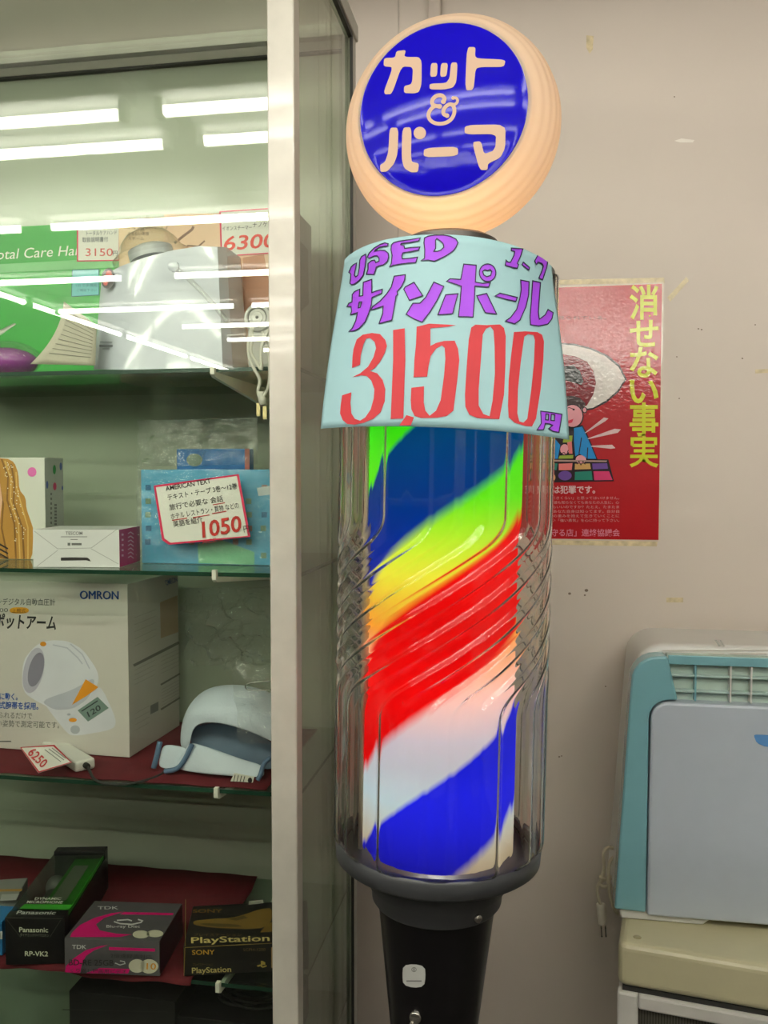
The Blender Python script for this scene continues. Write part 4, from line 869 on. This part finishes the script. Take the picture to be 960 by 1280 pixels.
o = g.build('carton', mat('bright_white_card', (228, 226, 226), 0.35, var=0.015), ib, 0.0); face_mat(o, g.u, mat('magenta_card', (186, 20, 104), 0.35))
printed('fold_line', strokes([[(43, 664), (72, 686), (114, 685), (147, 661)], [(72, 688), (46, 708)], [(114, 686), (148, 705)]], 0.5), g.front, ink((150, 148, 146)), ib)
printed('lettering', text_shapes('TESCOM', 82, 668.5, 4.2, 21, bold=0.01) + [rect(76, 670.6, 109, 671.4), rect(88, 674, 97, 674.8)] + [rect(84.5, 678.5, 88, 682), rect(89.5, 678.8, 102, 681.6)], g.front, m_grey_ink, ib)
printed('styler_picture', [[(76, 697), (90, 696.6), (109, 697), (112, 699), (113.5, 702), (108, 700.4), (76, 700.8)]], g.front, ink((58, 52, 52)), ib)
wd = []
for k in range(7): wd += stroke_poly([(160, 667 + k * 5), (163.5, 665 + k * 5), (167, 668 + k * 5)], 1.2)
printed('end_print', wd + [rect(152, 667 + 6.5 * k, 154.5, 669.5 + 6.5 * k) for k in range(5)], g.right, ink((230, 190, 210)), ib)
# textbooks in a clear bag
g = YBox(176, 346, 1.305, (250, 587), Z2, 0.030)
bk = thing('textbook', 'large pale blue textbook in a clear bag beside the magenta-ended carton', 'book', g.base)
g.build('cover', mat('sky_blue_card', (84, 168, 206), 0.4, var=0.08, scale=14), bk)
sq = {(52, 110, 150): [], (120, 150, 120): [], (40, 120, 160): [], (160, 120, 110): []}
ks = list(sq)
for i in range(9):
    for j in range(6):
        if random.random() < 0.7:
            x = 182 + 18 * i + random.uniform(-1, 1); y = 606 + 17 * j; sq[random.choice(ks)].append(rect(x, y, x + 7, y + 7))
for c_, l in sq.items(): printed('cover_print', l, g.front, ink(c_), bk, 0.0004)
printed('cover_patch', [[(247, 680), (280, 676), (318, 690), (318, 706), (248, 704)]], g.front, ink((120, 196, 150)), bk, 0.0006)
printed('white_sticker', [[(321, 610), (338, 607), (338, 618), (323, 620)]], g.front, ink((206, 214, 214)), bk, 0.0006)
front_book = g.front
g = YBox(221, 312, 1.40, (265, 561), Z2, 0.022)
bk2 = thing('textbook', 'smaller deep blue book standing behind the bagged pale blue textbook', 'book', g.base)
g.build('cover', mat('deep_blue_card', (44, 118, 186), 0.4, var=0.06), bk2)
printed('cover_print', [ell(243, 575, 10, 8, 18)], g.front, ink((120, 140, 120)), bk2); printed('spine_band', [rect(306, 561, 312, 600)], g.front, ink((190, 110, 100)), bk2)
def crumple(name, grid_fn, nu, nv, amp, m, parent, seed, zmin_=-9):
    rnd = random.Random(seed); rows_ = []
    from mathutils import noise
    for j in range(nv + 1):
        r_ = []
        for i in range(nu + 1):
            x, y, Y = grid_fn(i / nu, j / nv); p = PY(x, y, Y)
            nz = noise.noise(Vector((x * 0.05 + seed, y * 0.06, seed * 3.1))) + 0.6 * abs(noise.noise(Vector((x * 0.13, y * 0.11 + seed, 2.0))))
            p = p + Vector((0, nz * amp, 0)); p.z = max(p.z, zmin_); r_.append(p)
        rows_.append(r_)
    return loft(name, rows_, m, parent)
bg = thing('clear_bag', 'clear crinkled plastic bag around the pale blue textbook', 'plastic bag', PY(256, 712, 1.295))
bagf = crumple('bag_front', lambda u, v_: (171 + 176 * u, 586 + 122 * v_, 1.290 + 0.004 * abs(2 * u - 1)), 40, 28, 0.006, m_film, bg, 3, Z2 + 0.001)
crumple('bag_mouth', lambda u, v_: (171 + 150 * u, 526 + 58 * v_ - 4 * u, 1.285 + 0.03 * (1 - v_)), 30, 12, 0.014, m_film, bg, 5)
TPn = Plane(PY(250, 640, 1.278), (0.0, -1, 0.03))
t = price_card('white price card reading 1050 with a magenta border, in front of the bagged textbook', [(192, 607), (298.5, 592.5), (313, 671), (211, 681), (202.5, 675)], TPn, m_pink_card, 2.6)
A1 = -0.17
printed('card_writing', text_shapes('AMERICAN TEXT', 207.5, 613.5, 6, 57, A1, 0.01) + text_shapes('テキスト・テープ 3巻～12巻', 210, 625, 6, 88, A1) + text_shapes('旅行で必要な 会話', 212, 637.5, 6, 68, A1) + text_shapes('ホテル レストラン・買物 などの', 214, 649, 6, 86, A1) + text_shapes('英語を紹介', 217, 658.5, 6, 37, A1) + text_shapes('円', 305, 665, 7, 7, A1), TPn, m_black_ink, t, 0.0022)
printed('underline', strokes([[(266, 631), (281, 628.5)], [(215, 650.5), (234, 647.5)], [(241, 647), (262, 643.5)], [(265, 642), (283, 639)]], 1.0), TPn, m_red_ink, t, 0.0022)
printed('card_price', text_shapes('1050', 253, 672, 20, 51, A1, 0.02, 0.12) + text_shapes('ACE', 253, 680, 5, 18, A1), TPn, ink((196, 44, 34)), t, 0.0024)

# ---------------- shelf 3
m_cloth = mat('dark_red_cloth', (98, 14, 24), 0.85, var=0.12, scale=60, bump=0.3, bscale=500)
def cloth(label, z, pl_, pr_, yfront, hang, wav, seed):
    x0 = PY(pl_, 980, 1.2).x; x1 = PY(pr_, 980, 1.2).x; rows_ = []; rnd = random.Random(seed); ph = rnd.uniform(0, 6)
    for j in range(14):
        q = j / 13; r_ = []
        for i in range(41):
            u = i / 40; x = x0 + (x1 - x0) * u
            if j < 4: y = yfront - 0.003; zz = z + 0.001 - hang * (1 - j / 4) * (0.8 + 0.25 * math.sin(u * 17 + ph)); y -= 0.004 * (1 - j / 4) * math.sin(u * 23 + ph) ** 2
            else: y = yfront + (YBK - 0.03 - yfront) * (j - 4) / 9; zz = z + 0.0014 + 0.0012 * math.sin(u * 19 + j) ** 2 + (0.0 if j < 13 else wav)
            r_.append((x, y, zz))
        rows_.append(r_)
    o = loft('shelf_cloth', rows_, m_cloth, None, solid=0.001); return tag(o, label, 'cloth')
cloth('dark red cloth lining the third shelf under the blood pressure monitor carton', Z3, -160, 330, YSF + 0.012, 0.0, 0.0, 1)
g = PBox((-70, 930.5), (162, 947.5), Z3 + 0.003, 730, 0.185, at='r')
ob = thing('monitor_box', 'large white carton picturing an arm blood pressure monitor', 'box', g.base)
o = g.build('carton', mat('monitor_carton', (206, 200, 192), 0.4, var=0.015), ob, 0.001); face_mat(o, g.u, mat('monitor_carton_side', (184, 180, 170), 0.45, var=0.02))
FPn = g.front; RPn = g.right
sl = 0.04
printed('brand_lettering', text_shapes('OMRON', 99.6, 748.3, 10.5, 48, 0.012) + text_shapes('OMRON', 100.4, 748.7, 10.5, 48, 0.012) + text_shapes('OMRON', 100, 748.9, 10.9, 48, 0.012), FPn, ink((36, 84, 164)), ob)
printed('lettering', text_shapes('ンデジタル自動血圧計', -4, 755.5, 6.6, 73, 0.01, 0.01) + text_shapes('1000', -10, 765, 5, 20) + text_shapes('ふれるだけで', -2, 897, 6.4, 42, 0.03) + text_shapes('い姿勢で測定可能です。', -4, 907.5, 6.6, 78, 0.03) + [rect(-10, 926, 14, 927.5)], FPn, ink((96, 96, 94)), ob)
printed('product_name', text_shapes('スポットアーム', -20, 783, 14, 90, 0.035, 0.03, 0.12), FPn, ink((52, 52, 54)), ob)
printed('blue_lettering', text_shapes('に動く。', 0, 874, 7, 22, 0.03, 0.02) + text_shapes('式腕帯を採用。', -1, 885, 7, 49, 0.03, 0.02), FPn, ink((38, 86, 170)), ob)
printed('orange_pill', [chaikin(rect(12, 759, 36, 767), 2, .25)], FPn, ink((230, 160, 30)), ob); printed('pill_lettering', text_shapes('上腕式', 15, 765.5, 4.2, 17), FPn, ink((120, 80, 20)), ob, 0.0007)
printed('picture_base', [chaikin([(52, 876), (70, 878), (100, 876), (124, 852), (146, 900), (142, 912), (90, 921), (80, 912)], 2, .2)], FPn, ink((212, 212, 220)), ob, 0.0004)
printed('picture_body', [chaikin([(27, 855), (29, 825), (45, 806), (62, 800), (85, 801), (104, 812), (122, 838), (124, 852), (112, 872), (92, 886), (68, 888), (45, 876), (32, 868)], 2, .2)], FPn, ink((218, 218, 226)), ob, 0.0006)
printed('picture_shade', [chaikin([(50, 876), (92, 862), (120, 845), (112, 872), (92, 886), (68, 888)], 2, .2)] + strokes([[(66, 806), (84, 810), (97, 822), (103, 830)], [(88, 805), (103, 818), (112, 836)]], 1.6), FPn, ink((188, 190, 202)), ob, 0.0008)
printed('picture_ring', [ell(42, 838, 12.5, 29, 28, 0.22)], FPn, ink((188, 184, 200)), ob, 0.0010)
printed('picture_hole', [ell(45, 837, 9, 22, 24, 0.26)], FPn, ink((138, 134, 150)), ob, 0.0012)
printed('picture_orange', [[(90, 881), (107, 849), (123, 859), (108, 870)], ell(91, 900, 5, 2.6, 14), ell(54, 805, 4, 3, 10)], FPn, ink((226, 146, 32)), ob, 0.0012)
printed('picture_grey_button', [ell(94, 912, 6, 5.4, 16), ell(86, 893, 2.5, 1.5, 10)], FPn, ink((176, 178, 186)), ob, 0.0012)
printed('picture_screen', [[(97, 888), (122, 871), (136, 885), (110, 902)]], FPn, ink((120, 142, 134)), ob, 0.0012)
printed('screen_digits', text_shapes('120', 111, 896.5, 7, 19, -0.56, 0.01, 0.1) + strokes([[(102, 889), (122, 876)]], 1.4), FPn, ink((40, 48, 48)), ob, 0.0014)
printed('side_bars', strokes([[(167, 832), (224, 803)], ], 3.4) + strokes([[(201, 856), (225, 842)], [(201, 887), (225, 872)]], 2.2), RPn, ink((110, 108, 100)), ob)
ln = []
for k in range(5): ln.append([(168, 772 + k * 9), (195, 762 + k * 8)])
for k in range(4): ln.append([(168, 838 + k * 6), (194, 825 + k * 6)])
for k in range(5): ln.append([(201, 836 - 14 + k * 5), (224, 824 - 13 + k * 5)])
for k in range(6): ln.append([(202, 862 + k * 4), (224, 850 + k * 4)])
for k in range(4): ln.append([(169, 892 + k * 7), (187, 882 + k * 7)])
printed('side_print', strokes(ln, 0.6), RPn, ink((160, 158, 150)), ob)
printed('side_photo', [[(200, 753), (222, 744), (223, 790), (201, 798)]], RPn, ink((172, 150, 124)), ob); printed('side_code_patch', [[(188, 882), (198, 877), (198, 888), (188, 893)]], RPn, ink((120, 122, 120)), ob)
printed('side_brand', text_shapes('OMRON', 208, 732, 7, 15, -0.35, 0.012), RPn, ink((60, 90, 150)), ob)
# white adapter with a price card over it
p0 = PZ(63, 938, Z3); p1 = PZ(107, 966, Z3); d_ = (p1 - p0).normalized(); AMx = Matrix(((d_.x, -d_.y, 0, p0.x), (d_.y, d_.x, 0, p0.y), (0, 0, 1, Z3 + 0.003), (0, 0, 0, 1))); L_ = (p1 - p0).length
ad = thing('power_adapter', 'small white power adapter with a black cable lying on the red cloth', 'adapter', AMx @ Vector((L_ / 2, 0, 0)))
box('adapter_body', 0, L_, -0.016, 0.016, 0.0, 0.017, mat('adapter_white', (214, 212, 204), 0.35), ad, 0.004, AMx, 3)
cyl_at('cable_boot', AMx @ Vector((L_ - 0.002, 0, 0.009)), d_, 0.0045, 0.012, m_gask, ad)
e0 = AMx @ Vector((L_ + 0.008, 0, 0.009))
tube('black_cable', [e0, PZ(118, 977, Z3 + 0.004), PZ(140, 981, Z3 + 0.003), PZ(170, 979, Z3 + 0.003), PZ(200, 970, Z3 + 0.003), PZ(215, 955, Z3 + 0.003)], 0.0022, m_gask, ad)
cpts = [PZ(25, 934, Z3 + 0.030), PZ(68, 931, Z3 + 0.032), PZ(90, 953, Z3 + 0.024), PZ(48, 966, Z3 + 0.022)]
nn_ = (cpts[1] - cpts[0]).cross(cpts[3] - cpts[0]).normalized(); CPl = Plane(cpts[0] + Vector((0, 0, 0.0)), nn_)
t = price_card('small white price card with red numerals leaning over the white adapter', [(25, 934), (68, 931), (90, 953), (48, 966)], CPl, ink((200, 30, 50)), 1.6)
printed('card_price', text_shapes('6250', 34, 942, 12, 26, 0.78, 0.015), CPl, m_red_ink, t, 0.0022)
printed('card_writing', strokes([[(56, 937), (76, 952)], [(61, 936), (80, 950)], [(65, 935), (82, 948)]], 0.9), CPl, m_grey_ink, t, 0.0022)
# folded arm cuff
m_cuff = mat('cuff_fabric', (196, 206, 216), 0.6, var=0.04, bump=0.3, bscale=300); m_cuffd = mat('cuff_lining', (92, 110, 128), 0.75, var=0.06); m_trim = mat('cuff_trim', (86, 112, 140), 0.6)
cf = thing('arm_cuff', 'folded pale grey blood pressure arm cuff with blue trim beside the white carton', 'arm cuff', PZ(270, 975, Z3))
def LP(l, zmin=None):
    o_ = [PY(x, y, Y) for x, y, Y in l]
    for p in o_: p.z = max(p.z, Z3 + 0.0085)
    return o_
loft('upper_fold', [LP([(238, 938, 1.262), (239, 918, 1.258), (246, 905, 1.256), (268, 903, 1.252), (300, 911, 1.25), (328, 922, 1.25), (352, 935, 1.252)]),
      LP([(226, 936, 1.27), (226, 905, 1.266), (238, 885, 1.262), (266, 876, 1.258), (304, 880, 1.256), (334, 893, 1.256), (360, 912, 1.258)]),
      LP([(226, 930, 1.30), (229, 893, 1.30), (246, 866, 1.30), (272, 858, 1.30), (306, 858, 1.30), (338, 868, 1.30), (366, 890, 1.30)]),
      LP([(232, 925, 1.36), (238, 888, 1.36), (254, 863, 1.36), (276, 855, 1.36), (306, 854, 1.36), (336, 862, 1.36), (364, 880, 1.36)]),
      LP([(242, 925, 1.42), (246, 900, 1.42), (260, 882, 1.42), (280, 875, 1.42), (306, 875, 1.42), (332, 880, 1.42), (356, 894, 1.42)]),
      LP([(250, 940, 1.45), (252, 930, 1.45), (264, 920, 1.45), (282, 915, 1.45), (306, 915, 1.45), (330, 918, 1.45), (350, 926, 1.45)])], m_cuff, cf, 2, 0.004)
loft('lining', [LP([(236, 912, 1.270), (262, 900, 1.268), (300, 906, 1.268), (350, 930, 1.268)]), LP([(238, 925, 1.295), (264, 920, 1.30), (302, 928, 1.30), (350, 948, 1.30)]), LP([(238, 940, 1.262), (266, 946, 1.262), (304, 958, 1.262), (350, 968, 1.262)])], m_cuffd, cf, 2, 0.002)
loft('lower_band', [LP([(236, 926, 1.262), (250, 930, 1.256), (275, 938, 1.254), (305, 950, 1.254), (330, 955, 1.256)]), LP([(226, 944, 1.25), (248, 950, 1.244), (275, 956, 1.240), (305, 964, 1.240), (332, 968, 1.244)]), LP([(214, 962, 1.248), (244, 970, 1.240), (275, 973, 1.236), (302, 977, 1.236), (330, 979, 1.240)])], m_cuff, cf, 2, 0.004)
loft('side_flap', [LP([(203, 929, 1.262), (218, 931, 1.258), (238, 934, 1.256)]), LP([(199, 946, 1.258), (214, 948, 1.252), (230, 950, 1.25)]), LP([(197, 960, 1.254), (208, 963, 1.25), (220, 966, 1.248)])], m_cuff, cf, 2, 0.004)
tube('trim_binding', LP([(200, 927, 1.258), (196, 945, 1.254), (192, 961, 1.252)]), 0.0042, m_trim, cf)
tube('trim_binding', LP([(240, 930, 1.250), (232, 948, 1.244), (222, 962, 1.240), (206, 970, 1.240)]), 0.0040, m_trim, cf)
tube('trim_binding', LP([(338, 947, 1.236), (329, 955, 1.232), (326, 968, 1.230), (322, 980, 1.228)]), 0.0036, m_trim, cf)
lp_ = Plane(PY(300, 974, 1.230), (0, -1, 0.1)); lp_.zmin = Z3 + 0.004
printed('care_label', [[(293, 966), (318, 971), (316, 980), (288, 979)]], lp_, mat('label_cloth', (206, 204, 190), 0.6), cf, 0.001)
printed('label_print', strokes([[(294 + 4 * k, 968.5 + k * 0.6), (292 + 4 * k, 978)] for k in range(4)], 0.9) + [ell(312.5, 975.5, 2.8, 3.6, 12)], lp_, m_black_ink, cf, 0.0016)
# bags hanging and lying around the cuff
b2 = thing('clear_bag', 'crumpled clear plastic bag rising behind the folded arm cuff', 'plastic bag', PZ(290, 930, Z3))
crumple('bag_top', lambda u, v_: (232 + 110 * u, 735 + 98 * v_, 1.37 + 0.03 * math.sin(u * 6)), 34, 34, 0.05, m_film, b2, 11)
crumple('bag_side', lambda u, v_: (288 + 60 * u + 10 * v_, 830 + 100 * v_, 1.205 + 0.006 * v_ * (1 - v_)), 20, 24, 0.012, m_film, b2, 17)
pcl = tube('paper_clip', LP([(345, 851, 1.225), (312, 853, 1.225), (306, 857, 1.225), (308, 862, 1.225), (316, 863, 1.225), (345, 862, 1.225)]), 0.0009, m_chrome, None); tag(pcl, 'wire paper clip fastening the clear bag above the folded cuff', 'paper clip')

# ---------------- shelf 4
cloth('dark red cloth hanging over the front edge of the lowest visible shelf', Z4, -160, 236, YSF - 0.001, 0.010, 0.012, 4)
ZC4 = Z4 + 0.0045
# microphone box (window carton, turned towards the back)
zt_ = ZC4 + (PY(40, 1147, 1.262).z - PY(40, 1203, 1.262).z)
q0 = PZ(6, 1147, zt_); q1 = PZ(79, 1148, zt_); v_d = (PZ(74, 1058, zt_) - q0); dep = min(v_d.length, 0.245); v_d.normalize()
u_d = Vector((v_d.y, -v_d.x, 0)); wdt = (q1 - q0).dot(u_d)
MMx = Matrix(((u_d.x, v_d.x, 0, q0.x), (u_d.y, v_d.y, 0, q0.y), (0, 0, 1, ZC4), (0, 0, 0, 1))); hM = zt_ - ZC4
mb = thing('microphone_box', 'black and green window carton holding a microphone, standing lengthwise on the shelf', 'box', MMx @ Vector((wdt / 2, dep / 2, 0)))
m_bk = mat('black_card', (20, 20, 20), 0.35, var=0.1); m_gr = mat('green_insert', (54, 160, 40), 0.45, var=0.05)
box('front_flap', 0, wdt, 0, 0.02, 0, hM, m_bk, mb, 0.0008, MMx)
box('bottom_tray', 0, wdt, 0.02, dep - 0.02, 0, 0.022, m_bk, mb, 0.0, MMx)
box('rear_block', 0, wdt, dep - 0.02, dep, 0, hM + 0.003, m_bk, mb, 0.0008, MMx)
box('side_edge', wdt - 0.002, wdt, 0.02, dep - 0.02, 0.022, hM - 0.012, m_bk, mb, 0.0, MMx)
box('green_strip', wdt - 0.0035, wdt - 0.0022, 0.02, dep - 0.02, 0.022, hM - 0.006, m_gr, mb, 0.0, MMx)
box('green_insert', wdt * 0.42, wdt - 0.004, 0.02, dep - 0.021, hM - 0.020, hM - 0.010, m_gr, mb, 0.001, MMx)
box('insert_label', wdt * 0.50, wdt * 0.78, 0.07, dep - 0.05, hM - 0.0098, hM - 0.009, mat('label_pale', (150, 160, 140), 0.5), mb, 0.0, MMx)
tube('microphone', [MMx @ Vector((wdt * 0.25, 0.03, 0.036)), MMx @ Vector((wdt * 0.25, dep * 0.6, 0.036))], 0.011, mat('mic_grey', (70, 70, 72), 0.35, 0.5), mb, 14, 0)
lathe('microphone_head', [(math.cos(R(a)) * 0.017, math.sin(R(a)) * 0.02) for a in range(-90, 91, 15)], mat('mic_mesh', (150, 150, 148), 0.4, 0.7), mb, MMx @ Matrix.Translation((wdt * 0.25, dep * 0.68, 0.040)), 24)
m_win = glass('window_film', (226, 228, 224), 1.45)
box('window_top', 0.0005, wdt - 0.0005, 0.0202, dep - 0.0202, hM - 0.0012, hM - 0.0006, m_win, mb, 0.0, MMx)
box('window_side', 0.0002, 0.0008, 0.0202, dep - 0.0202, 0.022, hM - 0.0014, m_win, mb, 0.0, MMx)
mf = Plane(q0 , -v_d); mt = Plane(Vector((0, 0, zt_)), (0, 0, 1))
printed('brand_lettering', text_shapes('Panasonic', 24, 1165, 6.2, 36, 0.012, 0.010) + text_shapes('RP-VK2', 31, 1195, 6.2, 29, 0.012, 0.010), mf, ink((214, 218, 190)), mb)
printed('lettering', text_shapes('ダイナミックマイクロホン', 25, 1170.5, 3.4, 36, 0.02), mf, ink((140, 142, 126)), mb)
printed('fold_line', strokes([[(6, 1147.5), (78, 1148.5)], [(8, 1149), (26, 1172)], [(76, 1150), (62, 1172)]], 0.5), mf, ink((90, 90, 80)), mb)
printed('top_lettering', text_shapes('Panasonic', 20, 1142.5, 4.6, 50, 0.012, 0.010, 0.3), mt, ink((206, 208, 200)), mb, 0.0006)
printed('green_band', [[(31, 1130), (92, 1131), (85, 1137), (24, 1136)]], mt, ink((54, 150, 40)), mb, 0.0005)
printed('top_lettering', text_shapes('MICROPHONE', 33, 1129, 3.4, 46, 0.01, 0.012, 0.3) + text_shapes('DYNAMIC', 43, 1124.5, 3.0, 34, 0.01, 0.012, 0.3), mt, ink((214, 214, 200)), mb, 0.0008)
# pack of recordable discs
g = PBox((81, 1216.5), (200, 1221), ZC4, 1172.5, 0.115)
bd = thing('disc_pack', 'grey and magenta pack of recordable discs between the microphone and black console boxes', 'box', g.base)
o = g.build('wrapped_pack', mat('graphite_card', (92, 90, 92), 0.22, var=0.06, coat=0.6), bd, 0.001); face_mat(o, g.u, mat('dark_plum_card', (50, 22, 30), 0.3))
T = lambda p: [(x / 4, 1100 + y / 4) for x, y in p]
mgn = ink((206, 24, 110), rough=0.25)
printed('front_swoosh', [T([(325, 462), (330, 430), (370, 390), (430, 350), (500, 330), (540, 325), (470, 352), (430, 380), (410, 420), (400, 465)]), T([(545, 335), (775, 343), (775, 358), (545, 350)]), T([(500, 440), (650, 445), (640, 468), (430, 466)])], g.front, mgn, bd, 0.0003)
printed('front_lettering', text_shapes('TDK', 90, 1186, 5.2, 18, 0.012, 0.010) , g.front, ink((196, 194, 192)), bd, 0.0005)
printed('front_title', text_shapes('BD-RE 25GB', 86, 1206.5, 7.5, 56, 0.012, 0.010) + text_shapes('2倍速録画対応', 138, 1196.5, 4.2, 52, 0.04), g.front, ink((34, 28, 32)), bd, 0.0005)
printed('front_kana', text_shapes('くり返し録画用ビデオ', 88, 1215, 4.2, 70, 0.03, 0.01), g.front, ink((52, 24, 44)), bd, 0.0006)
printed('disc_badge', [T(ell(685, 430, 42, 34, 22)), T(ell(745, 432, 46, 36, 22))], g.front, ink((206, 202, 180)), bd, 0.0006)
printed('count_numerals', text_shapes('10', 183, 1211.5, 8, 12, 0.04, 0.012), g.front, ink((214, 140, 20)), bd, 0.0009)
printed('disc_logo', strokes([T([(575, 415), (600, 425), (625, 418), (622, 408), (600, 404)])], 1.2), g.front, ink((190, 190, 188)), bd, 0.0007)
printed('top_swoosh', [T([(350, 285), (360, 262), (400, 225), (470, 190), (560, 165), (620, 158), (520, 190), (480, 222), (500, 252), (580, 268), (660, 272), (600, 285), (480, 285)]), T([(620, 160), (868, 165), (864, 176), (600, 172)])], g.top, mgn, bd, 0.0003)
printed('top_lettering', text_shapes('TDK', 122, 1136.5, 3.8, 26, 0.0, 0.012) + text_shapes('Blu-ray Disc', 133, 1159.5, 3.4, 42, 0.0, 0.01), g.top, ink((190, 188, 186)), bd, 0.0005)
printed('disc_logo', strokes([T([(570, 208), (600, 218), (660, 222), (705, 212), (712, 204), (690, 197)]), T([(585, 202), (640, 198), (660, 204)])], 1.6), g.top, ink((200, 200, 198)), bd, 0.0006)
printed('disc_badge', [T(ell(705, 272, 42, 20, 20)), T(ell(775, 268, 42, 18, 20))], g.top, ink((200, 196, 172)), bd, 0.0006)
# game console box
g = PBox((229.5, 1221), (386, 1212), ZC4, 1184, 0.125)
ps = thing('console_box', 'black and gold video game console carton next to the case post', 'box', g.base)
o = g.build('carton', mat('soft_black_card', (30, 29, 26), 0.35, var=0.12), ps, 0.001); face_mat(o, g.u, mat('brown_side_card', (74, 58, 46), 0.45))
gold = ink((196, 168, 84)); G8 = lambda p: [(200 + x / 4, 1100 + y / 4) for x, y in p]
printed('gold_line', strokes([[(231, 1185), (230, 1220)], [(231, 1184.5), (340, 1179)]], 0.7), g.front, ink((150, 124, 60)), ps)
printed('gold_line', strokes([[(231.5, 1183), (232, 1124)]], 0.7), g.top, ink((150, 124, 60)), ps)
printed('brand_lettering', text_shapes('SONY', 241, 1141, 4.5, 37, -0.01, 0.012), g.top, ink((130, 98, 44)), ps)
printed('brand_lettering', text_shapes('SONY', 240, 1193.5, 6, 28.5, -0.02, 0.012), g.front, ink((206, 156, 56)), ps)
printed('title_lettering', text_shapes('PlayStation', 239, 1179, 7.5, 98, -0.03, 0.012), g.top, ink((206, 186, 116)), ps)
printed('title_lettering', text_shapes('PlayStation', 240, 1216.5, 7, 49, -0.035, 0.01), g.front, ink((206, 186, 116)), ps)
printed('lettering', text_shapes('プレイステーション', 242, 1170, 3, 60), g.top, ink((120, 100, 62)), ps)
printed('lettering', text_shapes('プレイステーション', 241, 1207, 2.8, 25) + text_shapes('SCPH-1200', 304, 1189, 3.6, 28, -0.02), g.front, ink((120, 100, 62)), ps)
printed('console_picture', [chaikin(G8([(165, 205), (250, 195), (360, 190), (430, 170), (500, 145), (560, 140), (560, 200), (520, 240), (420, 245), (260, 238), (170, 225)]), 1, .2), G8([(500, 262), (540, 215), (600, 205), (600, 255)])], g.top, ink((126, 100, 42)), ps, 0.0004)
printed('console_shade', [chaikin(G8([(180, 215), (380, 220), (420, 235), (260, 234)]), 1, .2), G8([(340, 195), (420, 178), (440, 190), (380, 203)])], g.top, ink((86, 70, 34)), ps, 0.0006)
printed('barcode_label', [[(311, 1126.5), (329, 1124.5), (329, 1129), (311, 1131)]], g.top, ink((150, 148, 138)), ps)
printed('emblem', [rect(326, 1201, 328, 1209), [(328, 1201), (331.5, 1203), (331.5, 1206), (328, 1206)], [(321, 1207), (326, 1205.5), (326, 1207.5), (322.5, 1208.5)], [(328, 1208), (333, 1206.5), (333.5, 1208), (328, 1210)]], g.front, gold, ps, 0.0006)
printed('tan_patch', [[(339, 1184), (379, 1181), (379, 1207), (339, 1210)]], g.front, ink((176, 138, 96)), ps, 0.0004)
# cartons at the left edge of the shelf
g = PBox((-50, 1192), (3, 1195), ZC4, 1150, 0.05)
lb = thing('blue_pack', 'small blue and white pack at the far left, left of the microphone carton', 'box', g.base); g.build('carton', mat('blue_pack_card', (40, 120, 176), 0.4), lb)
printed('white_panel', [[(-50, 1163), (3, 1164), (3, 1174), (-50, 1173)]], g.front, ink((190, 194, 190)), lb)
g = PBox((-60, 1170), (22, 1164), ZC4, 1127, 0.07)
lb = thing('cassette_pack', 'pack with pale grey label and yellow band behind the microphone carton', 'box', g.base); g.build('carton', mat('grey_pack_card', (128, 132, 126), 0.4), lb)
printed('yellow_band', [[(-30, 1112), (28, 1111), (27, 1114), (-30, 1115)]], g.top, ink((176, 130, 50)), lb); printed('label_print', [[(2, 1118), (24, 1117), (20, 1125), (0, 1126)]], g.top, ink((170, 172, 168)), lb)

# ---------------- bottom deck below the last shelf
Z5 = Z4 - 0.20
bm5 = shelf_part(Z5)
g = YBox(76, 212, 1.30, (140, 1244), Z5, 0.16)
o = thing('dark_carton', 'dark grey carton in shadow on the bottom shelf', 'box', g.base); g.build('carton', mat('charcoal_card', (34, 33, 32), 0.5), o)
printed('tape_seam', strokes([[(78, 1262), (210, 1265)]], 1.0), g.front, ink((52, 50, 48)), o)
g = YBox(214, 352, 1.31, (280, 1276), Z5, 0.15)
o = thing('dark_carton', 'low black carton under the coiled black cables on the bottom shelf', 'box', g.base); g.build('carton', mat('black_carton', (24, 24, 24), 0.5), o)
zc5 = g.A.z + g.h + 0.003; cx5 = PZ(308, 1262, zc5)
pts = []
for k in range(60):
    a = k * 0.62; rr = 0.034 + 0.008 * math.sin(k * 0.9); pts.append(Vector((cx5.x + rr * 1.35 * math.cos(a), cx5.y + 0.02 + rr * 0.7 * math.sin(a), zc5 + 0.003 + 0.009 * abs(math.sin(k * 0.37)) + 0.0002 * k)))
cb = tube('coiled_cable', pts, 0.0026, m_gask, None, 6, 1); tag(cb, 'loosely coiled black cable on top of the low black carton', 'cable')
